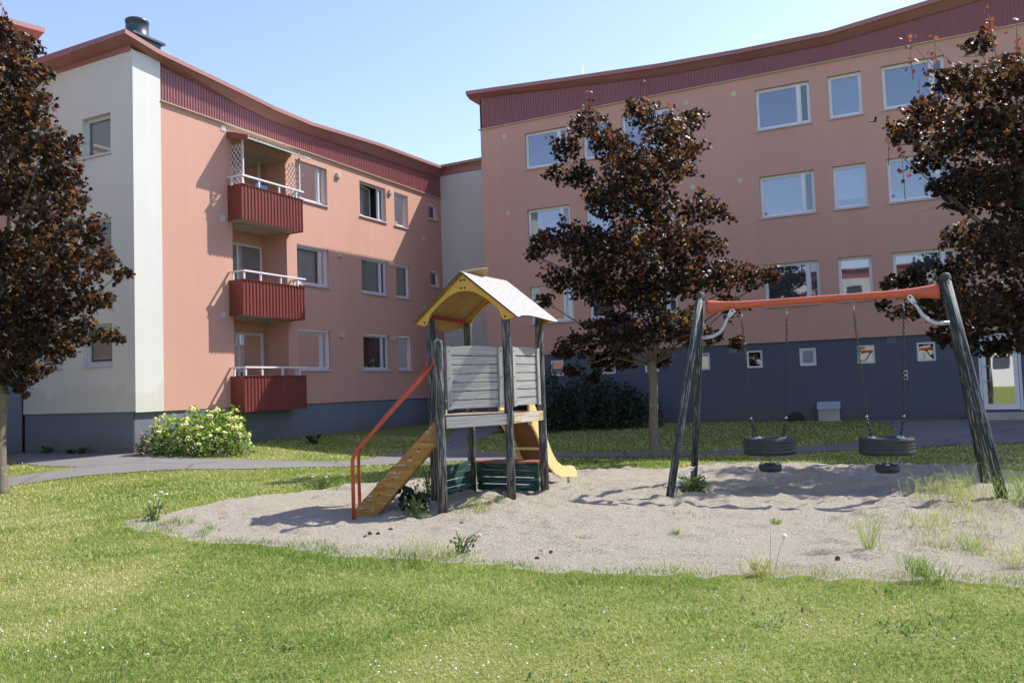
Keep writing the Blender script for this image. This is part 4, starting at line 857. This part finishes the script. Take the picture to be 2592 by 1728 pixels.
for i,(x,y) in enumerate(((-1.66,9.04),(-1.60,9.0),(-1.53,9.07),(-1.42,9.3),(-.66,9.62),(.16,7.72),(.2,8.0),(.3,7.9),(2.6,6.85))):
    mb=MB(); z=sz(x,y)+.016; an=R.random()*6; ax=V(math.cos(an),math.sin(an),.2); ax/=np.linalg.norm(ax)
    prof=[(.001,-.028)]
    for k in range(7): r=.021*math.sin(math.pi*(k+1)/8.2); prof+=[(r*.72,-.024+k*.0075),(r,-.02+k*.0075)]
    prof.append((.001,.03)); mb.lathe(V(x,y,z),prof,9,ax=ax,sm=False); o=mb.build('pine_cone',MT['cone']); o['group']='pine cones on the sand'; o['category']='pine cone'
    o['label']=['dark pine cone in the small pile left on the sand in front of the ladder','dark pine cone in the small pile left on the sand in front of the ladder','dark pine cone in the small pile left on the sand in front of the ladder','pine cone lying just behind the small pile of cones','lone pine cone in front of the short tower post','pine cone of the front pair nearest the lawn edge','pine cone of the front pair, farther from the lawn','pine cone just right of the front pair','reddish pine cone on the sand by the dandelions'][i]
# bird in flight
c=V(9.1,20.0,7.8); t=thing('bird','small dark bird gliding in front of the right maple','bird',c)
mb=MB(); ax=V(.93,.1,.15); ax/=np.linalg.norm(ax); mb.lathe(c,[(.001,-.085),(.012,-.07),(.022,-.03),(.025,.01),(.018,.05),(.014,.065),(.01,.08),(.001,.088)],10,ax=ax)
for s in (1,-1):
    w=V(-.1,.75*s,.35); w/=np.linalg.norm(w); a=c+ax*.035;b=c-ax*.03; m=c+w*.10+ax*.035; tip=c+w*.2-ax*.05; n=V(0,0,.004)
    mb.hexa([a,m,tip,b,a+n,m+n,tip+n,b+n])
mb.hexa([c-ax*.07+V(0,.01,0),c-ax*.15+V(0,.03,0),c-ax*.15-V(0,.03,0),c-ax*.07-V(0,.01,0),c-ax*.07+V(0,.01,.004),c-ax*.15+V(0,.03,.004),c-ax*.15+V(0,-.03,.004),c-ax*.07+V(0,-.01,.004)])
mb.build('body',MT['feather'],t)
# ------------------------------------------------------------------ play tower
TA=V(.8814,-.4724,0); TB=V(.4724,.8814,0); TO=V(-.376,11.938,0)
def T(a,b,z): return TO+TA*a+TB*b+UZ*z
PN,PL,PR,PK,PS=(.611,-.507),(-.611,-.507),(.611,.507),(-.611,.507),(.17,-1.52)
tw=thing('play_tower','weathered wooden play tower with a yellow gabled roof, ladder and slide','play tower',V(TO[0],TO[1],0))
for (a,b),h in ((PN,2.62),(PL,2.62),(PR,2.60),(PK,2.60),(PS,2.23)):
    p=T(a,b,0); g=sz(p[0],p[1])-.06; mb=MB(); r=.062
    mb.tube([V(p[0],p[1],g),V(p[0],p[1],.7),V(p[0],p[1],1.5),V(p[0],p[1],h-.03),V(p[0],p[1],h-.008),V(p[0],p[1],h)],[r*1.02,r,r,r,r*.85,r*.5],24,groove=.13); mb.build('post',MT['post'],tw)
def panel(p,q,z0,z1,n,side,mat,arch=.03,name='plank_panel',batten=True,gap=.012,inset=.09,off=.0,th=.028,bm='plank'):
    p=np.array(p,float);q=np.array(q,float); d=(q-p); L=np.linalg.norm(d); d/=L; nn=np.array([d[1],-d[0]])*side
    def P(u,n_,z): w=p+d*u+nn*(n_+off); return T(w[0],w[1],z)
    mb=MB(); h=(z1-z0)/n
    for i in range(n):
        a=z0+i*h; e0=inset+R.uniform(-.004,.004)
        if i==n-1 and arch: 
            k=8; poly=[(e0,a+gap)]+[(L-inset,a+gap)]+[(L-inset-(L-2*inset)*j/k, z1+arch*math.sin(math.pi*j/k)-.012) for j in range(k+1)]; mb.prism(P,poly,-th/2,th/2+R.uniform(0,.004))
        else: mb.bar(P(inset,R.uniform(-.003,.003),a+h/2),P(L-inset,R.uniform(-.003,.003),a+h/2),th,h-gap)
    o=mb.build(name,MT[mat],tw,bevel=.004)
    if batten:
        for u in (inset+.045,L-inset-.045):
            m=MB(); m.bar(P(u,th/2+.014,z0-.005),P(u,th/2+.014,z1+.008),.026,.075,up=np.array([*(TA*d[0]+TB*d[1])[:2],0])); bt=m.build('batten',MT[bm],o,bevel=.004)
            m=MB()
            for z in (z0+.06,(z0+z1)/2,z1-.05): m.lathe(P(u,th/2+.026,z),[(.001,.006),(.009,.004),(.010,0)],8,ax=np.array([*(TA*nn[0]+TB*nn[1])[:2],0]))
            m.build('bolt',MT['bolt'],o)
    return o
panel(PS,PN,1.335,2.135,7,1,'plank'); panel(PN,PR,1.335,2.135,7,1,'plank')
panel(PL,PK,.07,.50,4,-1,'greenp',0,batten=True,bm='greenp',off=-.02); panel(PK,PR,.06,.47,4,-1,'greenp',0,batten=True,bm='greenp',off=-.0)
mb=MB(); mb.box(T,-.5,.5,.36,.66,.485,.51); mb.build('counter_top',MT['redtop'],tw)
dk=[PS,PN,PR,PK,PL]; c=np.mean(dk,0); dk2=[tuple(c+(np.array(p)-c)*.93) for p in dk]
mb=MB(); mb.add([T(a,b,1.235) for a,b in dk2]+[T(a,b,1.20) for a,b in dk2],[(0,1,2,3,4),(9,8,7,6,5)]+[(i,5+i,5+(i+1)%5,(i+1)%5) for i in range(5)]); mb.build('deck',MT['deck'],tw)
def beam(p,q,z0,z1,mat,off,name='deck_beam'):
    p=np.array(p,float);q=np.array(q,float);d=(q-p)/np.linalg.norm(q-p); nn=np.array([d[1],-d[0]])*off
    mb=MB(); a=p+d*.06+nn; b=q-d*.06+nn; mb.bar(T(a[0],a[1],(z0+z1)/2),T(b[0],b[1],(z0+z1)/2),.035,z1-z0); return mb.build(name,MT[mat],tw,bevel=.004)
beam(PS,PN,1.10,1.24,'plank',.03); beam(PN,PR,1.105,1.24,'beamy',.03); beam(PR,PK,1.1,1.235,'plank',.02); beam(PK,PL,1.1,1.235,'plank',.02)
mb=MB(); mb.bar(T(-.56,.507,1.36),T(-.1,.507,1.36),.03,.13); mb.build('red_board',MT['redbar'],tw)
mb=MB(); mb.bar(T(-.611,-.44,2.635),T(-.611,.44,2.62),.03,.06); mb.build('roof_crossbar',MT['redbar'],tw)
# roof
zr,ze,hw=3.205,2.515,.86; SL=math.hypot(hw,zr-ze); ux,uz=hw/SL,(zr-ze)/SL
def roofp(s,flap):
    def P(b,t,q): # b along ridge, t down the slope, q outward normal
        return T(s*(t*ux+q*uz),b,zr-t*uz+q*ux)
    lo=[(-.645,SL*1.0),(-.60,SL*1.0),(-.45,SL*.955),(-.2,SL*.935),(.05,SL*.95),(.35,SL*1.0),(.5,SL*1.015),(.655,SL*.985)] if s>0 else [(-.645,SL*.93),(-.62,SL*.965),(-.55,SL*.97),(-.3,SL*.965),(-.05,SL*.99),(.25,SL*1.05),(.42,SL*1.06),(.655,SL*.965)]
    up=[(.655,.0),(.3,.0),(.02,-.012),(-.03,-.13),(-.06,-.155),(-.11,-.165),(-.35,-.1),(-.645,.0)] if flap else [(.655,.012),(-.645,.012)]
    poly=lo+up; k=len(poly); mb=MB(); th=.018
    top=[P(b,t,th) for b,t in poly]; bot=[P(b,t,0) for b,t in poly]; lc=[(b,t,0) for b,t in poly]
    mb.add(top,[tuple(range(k))],lc,0); mb.add(bot,[tuple(range(k-1,-1,-1))],lc,1)
    mb.add(top+bot,[(i,k+i,k+(i+1)%k,(i+1)%k) for i in range(k)],None,2); return mb.build('roof_panel',[MT['rooftop'],MT['under'],MT['edge']],tw)
roofp(1,False); roofp(-1,True)
half=[(0,3.175),(.80,2.545),(.775,2.535),(.74,2.522),(.70,2.510),(.655,2.505),(.62,2.515),(.597,2.545),(.583,2.585),(.568,2.635),(.54,2.675),(.48,2.725),(.392,2.795),(.30,2.858),(.2,2.91),(.1,2.942)]
poly=half+[(0,2.95)]+[(-a,z) for a,z in half[:0:-1]]
for b,s in ((-.585,-1),(.585,1)):
    P=lambda u,n,z,b=b:T(u,b+n,z); mb=MB(); mb.prism(P,poly,-.011,.011,0,0); gb=mb.build('gable_board',MT['yellow'],tw)
    m=MB()
    for a,z in ((.028,3.10),(-.028,3.10),(.03,2.99),(-.03,2.99),(.655,2.55),(-.655,2.55)): m.lathe(T(a,b+.011*s,z),[(.001,.012),(.012,.01),(.016,0)],10,ax=TB*s)
    m.build('bolt',MT['bolt'],gb)
# ladder with two stringers, treads and hand rails
sx0,sx1=-2.03,-1.02; yn,yf=10.62,11.62
for y in (yn,yf):
    z0=sz(sx0,y)-.02; P=lambda u,n,z,y=y:V(u,y+n,z); ln=(sx1+.03-sx0); s=(1.08-.12)/ln
    poly=[(sx0-.02,z0-.01),(sx0+.16,z0-.05),(sx1+.03,.93),(sx1+.03,1.225),(sx0-.05,z0+.12)]
    mb=MB(); mb.prism(P,poly,-.022,.022); st=mb.build('stringer',MT['string'],tw,bevel=.006)
    m=MB()
    if y==yn:
        for k in range(6):
            u=sx0+.1+k*.175
            for dz in (.045,-.045): m.lathe(V(u+dz*.7+.03,y-.022,z0+.06+(u-sx0)*1.06+dz),[(.001,.008),(.009,.006),(.011,0)],8,ax=V(0,-1,0))
        m.build('bolt',MT['bolt'],st)
for k in range(5):
    x=sx0+.14+k*.175; z=.22+k*.19; mb=MB(); mb.bar(V(x,yn+.022,z),V(x,yf-.022,z),.16,.03); mb.build('tread',MT['tread'],tw,bevel=.004)
for (x0,y0,x1,y1) in ((-2.05,10.42,-.99,10.55),(-2.20,11.62,-1.2,11.74)):
    g=sz(x0,y0)-.04; mb=MB(); mb.tube([V(x0,y0,g),V(x0,y0,.5),V(x0,y0,.74),V(x0+.015,y0,.80),V(x0+.05,y0+.005,.86),V(x0+.12,y0+.012,.94),V((x0+.12+x1)/2,(y0+y1)/2,1.435),V(x1,y1,1.93)],[.024]*8,12)
    mb.tube([V(x1-.02,y1+(.03),1.91),V(x1-.02,y1+.03,2.0)],.02,8); mb.build('handrail',MT['rail'],tw)
# slide
prof_t=[(-.06,1.42),(.06,1.40),(.16,1.28),(.30,1.05),(.50,.80),(.66,.58),(.82,.43),(1.0,.345),(1.18,.315),(1.34,.31),(1.46,.285),(1.545,.21),(1.56,.14),(1.53,.10)]
prof_b=[(1.42,.115),(1.2,.14),(.95,.17),(.74,.235),(.55,.36),(.36,.60),(.16,.88),(.02,1.02),(-.06,1.05)]
S0=.507
sl=None
for a in (-.07,.42):
    P=lambda u,n,z,a=a:T(a+n,S0+u,z); mb=MB(); mb.prism(P,prof_t+prof_b,-.016,.016); o=mb.build('slide_side',MT['slide'],tw,bevel=.005)
mid=[(-.06,1.235),(.06,1.20),(.30,.90),(.55,.55),(.80,.31),(1.0,.235),(1.25,.20),(1.5,.18)]
mb=MB()
for (u,z),(w,y) in zip(mid,mid[1:]):
    mb.hexa([T(-.054,S0+u,z),T(.404,S0+u,z),T(.404,S0+w,y),T(-.054,S0+w,y),T(-.054,S0+u,z+.015),T(.404,S0+u,z+.015),T(.404,S0+w,y+.015),T(-.054,S0+w,y+.015)])
mb.build('slide_chute',MT['slideb'],tw)
mb=MB(); mb.bar(T(-.05,S0+.34,.66),T(.40,S0+.34,.66),.04,.04)
mb.build('slide_brace',MT['slide'],tw)
for a in (0.0,.36):
    p=T(a,S0+1.38,0); mb=MB(); mb.tube([V(p[0],p[1],sz(p[0],p[1])-.05),V(p[0],p[1],.17)],.018,8); mb.build('slide_leg',MT['steel'],tw)
# ------------------------------------------------------------------ swing frame
fl_,bl_,fr_,br_=V(2.05,11.32,0),V(2.80,13.22,0),V(5.79,9.94,0),V(6.56,11.66,0); tl_,tr_=V(2.845,12.213,2.84),V(5.744,10.923,2.84)
sf=thing('swing_frame','dark green timber swing frame with an orange crossbar','swing frame',V(4.29,11.57,0))
for b,t_,r in ((fl_,tl_,.054),(bl_,tl_,.054),(fr_,tr_,.062),(br_,tr_,.058)):
    g=sz(b[0],b[1])-.07; b=V(b[0],b[1],g); d=(t_-b); d/=np.linalg.norm(d); sh=(b-V(tl_[0] if t_ is tl_ else tr_[0],tl_[1] if t_ is tl_ else tr_[1],0)); sh[2]=0; sh/=np.linalg.norm(sh)
    e=t_+sh*.06
    mb=MB(); mb.tube([b,b*.7+e*.3,b*.35+e*.65,e],[r,r,r,r],24,groove=.10); leg=mb.build('leg',MT['swpost'],sf)
    m=MB(); m.lathe(e-d*.05,[(r*1.12,0),(r*1.14,.06),(r*1.05,.085),(r*.8,.1),(.001,.108)],20,ax=d); m.build('post_cap',MT['swpost'],leg)
e1,e2=V(2.905,12.186,2.672),V(5.70,10.943,2.672); bd=(e2-e1)/np.linalg.norm(e2-e1)
mb=MB(); L=np.linalg.norm(e2-e1); pr=[(0,.105),(.05,.100),(.14,.085),(.28,.068),(.45,.058),(.7,.053)]
ts=[(t,r) for t,r in pr]+[(L*.5,.053)]+[(L-t,r) for t,r in pr[::-1]]
mb.tube([e1+bd*t for t,_ in ts],[r for _,r in ts],20); mb.build('crossbar',MT['beam'],sf)
bp=V(-bd[1],bd[0],0); O=V(4.294,11.568,0)
def W(u,n,z): return O+bd*u+bp*n+UZ*z
for s,pts in ((-1,[(-1.19,2.52),(-1.225,2.47),(-1.27,2.37),(-1.34,2.28),(-1.43,2.235),(-1.52,2.222),(-1.60,2.22)]),(1,[(1.22,2.54),(1.255,2.48),(1.31,2.37),(1.38,2.29),(1.46,2.245),(1.55,2.235),(1.63,2.24)])):
    nn=.0; mb=MB(); mb.tube([W(u,-.1,z) for u,z in pts],[.016,.024,.029,.029,.029,.028,.026],10)
    u,z=pts[0]; d=np.array(pts[0])-np.array(pts[1]); d/=np.linalg.norm(d)
    c=np.array([u,z])+d*.03; w=np.array([-d[1],d[0]]); q=[]
    for k in range(9): an=-math.pi/2+math.pi*k/8; r_=c+d*.045+ (d*math.cos(an)+w*math.sin(an))*.038; q.append((r_[0],r_[1]))
    q=[tuple(c-w*.03-d*.05)]+q+[tuple(c+w*.03-d*.05)]
    mb.prism(lambda u_,n_,z_:W(u_,n_-.1,z_),q,-.008,.008); ar=mb.build('hook_arm',MT['steel'],sf)
    m=MB(); cc=c+d*.05; m.lathe(W(cc[0],-.109,cc[1]),[(.001,.004),(.014,.004),(.014,0)],10,ax=-bp); m.build('bolt',MT['bolt'],ar)
# ------------------------------------------------------------------ tyre swings
def chain(mb,a,b,ln=.042,wd=.0145,r=.0058):
    a=np.asarray(a,float);b=np.asarray(b,float);d=b-a;L=np.linalg.norm(d);d/=L;n=max(2,int(L/(ln*.78))); x=np.cross(d,V(.3,.9,.2));x/=np.linalg.norm(x);y=np.cross(d,x)
    for i in range(n):
        c=a+d*(L*(i+.5)/n); s=x if i%2 else y; pts=[]
        K=8
        for k in range(K): an=2*math.pi*k/K; pts.append(c+d*math.cos(an)*ln/2+s*math.sin(an)*wd)
        nv=s*0+np.cross(d,s); vs=[];fs=[]
        for k in range(K):
            p=pts[k]; o=p-c; o/=np.linalg.norm(o)
            for j in range(4): a2=math.pi/2*j; vs.append(p+o*math.cos(a2)*r+nv*math.sin(a2)*r)
        for k in range(K):
            for j in range(4): fs.append((k*4+j,k*4+(j+1)%4,((k+1)%K)*4+(j+1)%4,((k+1)%K)*4+j))
        mb.add(vs,fs,sm=True)
def tyre(c,ro,ri,h,tread=True):
    mb=MB(); z=h/2; pr=[(ri,-z*.72),(ri+.012,-z*.86),(ri+(ro-ri)*.35,-z*1.0),(ro*.90,-z*.98),(ro*.965,-z*.88),(ro*.99,-z*.7)]
    for k in range(1,4):
        q=-z*.7+k*(1.4*z/4); pr+=[(ro,q-.012),(ro-.009,q-.006),(ro-.009,q+.006),(ro,q+.012)]
    pr+=[(ro*.99,z*.7),(ro*.965,z*.88),(ro*.90,z*.98),(ri+(ro-ri)*.35,z),(ri+.012,z*.86),(ri,z*.72),(ri+.02,z*.6),(ro-.03,z*.55),(ro-.03,-z*.55),(ri+.02,-z*.6)]
    if not tread: pr=[(ri+(ro-ri)*(.5+.5*math.cos(a_)),h/2*math.sin(a_)) for a_ in np.linspace(0,2*math.pi,17)[:-1]]
    mb.lathe(c,pr,56,closed=True)
    if tread:
        for k in range(72):
            an=2*math.pi*k/72; d=V(math.cos(an),math.sin(an),0)
            for s in (1,-1): mb.bar(c+d*ro*.93+UZ*s*z*.965,c+d*ro*1.0+UZ*s*z*.68,.016,.007,up=UZ if 0 else d)
    return mb
def tyreswing(ul,ur,ut,zt,zb,label,lk):
    ro=(.365,.355)[lk]; c=W(ut,0,(zt+zb)/2); t=thing('tyre_swing',label,'tyre swing',W(ut,0,2.6),'tyre swings'); h=zt-zb-.03
    tyre(c,ro,ro*.56,h).build('tyre',MT['rubb'],t)
    rim=ro*.66
    for u,sg in ((ul,-1),(ur,1)):
        top=W(u,0,2.56); jn=W(ut+sg*.24 if lk==0 else ut+sg*.23,0,zt+.26); 
        m=MB(); m.tube([top+UZ*.05,top,top-UZ*.03],[.012,.012,.008],8); m.bar(top+bp*.02+UZ*.045,top+bp*.02-UZ*.05,.03,.006,up=bd); m.bar(top-bp*.02+UZ*.045,top-bp*.02-UZ*.05,.03,.006,up=bd); m.tube([top-UZ*.03,top-UZ*.11],[.01,.007],8); m.build('hook',MT['hook'],t)
        m=MB(); chain(m,top-UZ*.1,jn); m.build('chain',MT['chain'],t)
        m=MB(); m.ball(jn,.02,8); m.build('shackle',MT['steel'],t)
        for sn in (-1,1):
            e=c+bd*sg*rim*.78+bp*sn*rim*.62+UZ*(h/2-.01); m=MB(); chain(m,jn,e); m.build('chain',MT['chain'],t)
            m=MB(); m.lathe(e-UZ*.006,[(.001,.018),(.05,.016),(.055,0)],14); m.build('clip_plate',MT['clip'],t)
    c2=W(ut-.005,-.02,.33); r2=.16
    st=tyre(c2,r2,r2*.5,.115,False); st.build('small_tyre',MT['rubb'],t)
    for k in range(3):
        an=math.pi/2+k*2.094+(0 if lk==0 else math.pi); d=bd*math.cos(an)+bp*math.sin(an); m=MB(); chain(m,c+d*ro*.62-UZ*(h/2-.03),c2+d*r2*.72+UZ*.05); m.build('chain',MT['steel'],t)
        m=MB(); m.lathe(c2+d*r2*.72+UZ*.05,[(.001,.014),(.034,.012),(.037,0)],12); m.build('clip_plate',MT['clip'],t)
    return t
tyreswing(-1.032,-.409,-.733,.765,.50,'left of the two hanging tyre swings, above the sunlit grass strip',0)
tyreswing(.476,1.096,.79,.765,.50,'right of the two hanging tyre swings, nearest the tall grass',1)
# ------------------------------------------------------------------ light, sky, camera
el=math.asin(SUNV[2]); az=math.atan2(SUNV[0],SUNV[1])
w=bpy.data.worlds.new('World'); scene.world=w; w.use_nodes=True; nt=w.node_tree; bg=nt.nodes['Background']; sky=nt.nodes.new('ShaderNodeTexSky'); sky.sky_type='NISHITA'; sky.sun_disc=False; sky.sun_elevation=el; sky.sun_rotation=az
sky.air_density=1.0; sky.dust_density=.6; sky.ozone_density=2.0; sky.altitude=50
wb=nt.nodes.new('ShaderNodeMixRGB'); wb.blend_type='MULTIPLY'; wb.inputs[0].default_value=1; wb.inputs[2].default_value=(.96,.86,.92,1); nt.links.new(sky.outputs[0],wb.inputs[1]); nt.links.new(wb.outputs[0],bg.inputs[0]); bg.inputs[1].default_value=.135
sd=bpy.data.lights.new('sun','SUN'); sd.energy=3.1; sd.angle=rad(.53); sd.color=(1,.955,.87); so_=bpy.data.objects.new('sun',sd); COL.objects.link(so_)
so_.rotation_euler=Vector(SUNV).to_track_quat('Z','Y').to_euler(); so_.location=(20,10,30)
cd=bpy.data.cameras.new('camera'); cam=bpy.data.objects.new('camera',cd); COL.objects.link(cam); scene.camera=cam
pt,rl_=.0547,-.0346; fw=V(0,math.cos(pt),math.sin(pt)); r0=V(1,0,0); u0=np.cross(r0,fw); c,s=math.cos(rl_),math.sin(rl_); rt=c*r0+s*u0; up=-s*r0+c*u0
cam.matrix_world=Matrix(((rt[0],up[0],-fw[0],0),(rt[1],up[1],-fw[1],0),(rt[2],up[2],-fw[2],1.6),(0,0,0,1)))
cd.sensor_width=36; cd.lens=2092/2592*36; cd.clip_end=4000; cd.clip_start=.05
scene.render.engine='CYCLES'; scene.cycles.use_denoising=True; scene.cycles.max_bounces=8; scene.cycles.transparent_max_bounces=12
vs=scene.view_settings; vs.view_transform='Standard'; vs.look='None'; vs.exposure=1.25; vs.gamma=1
for o in list(bpy.data.objects):
    if '_o' in o: del o['_o']
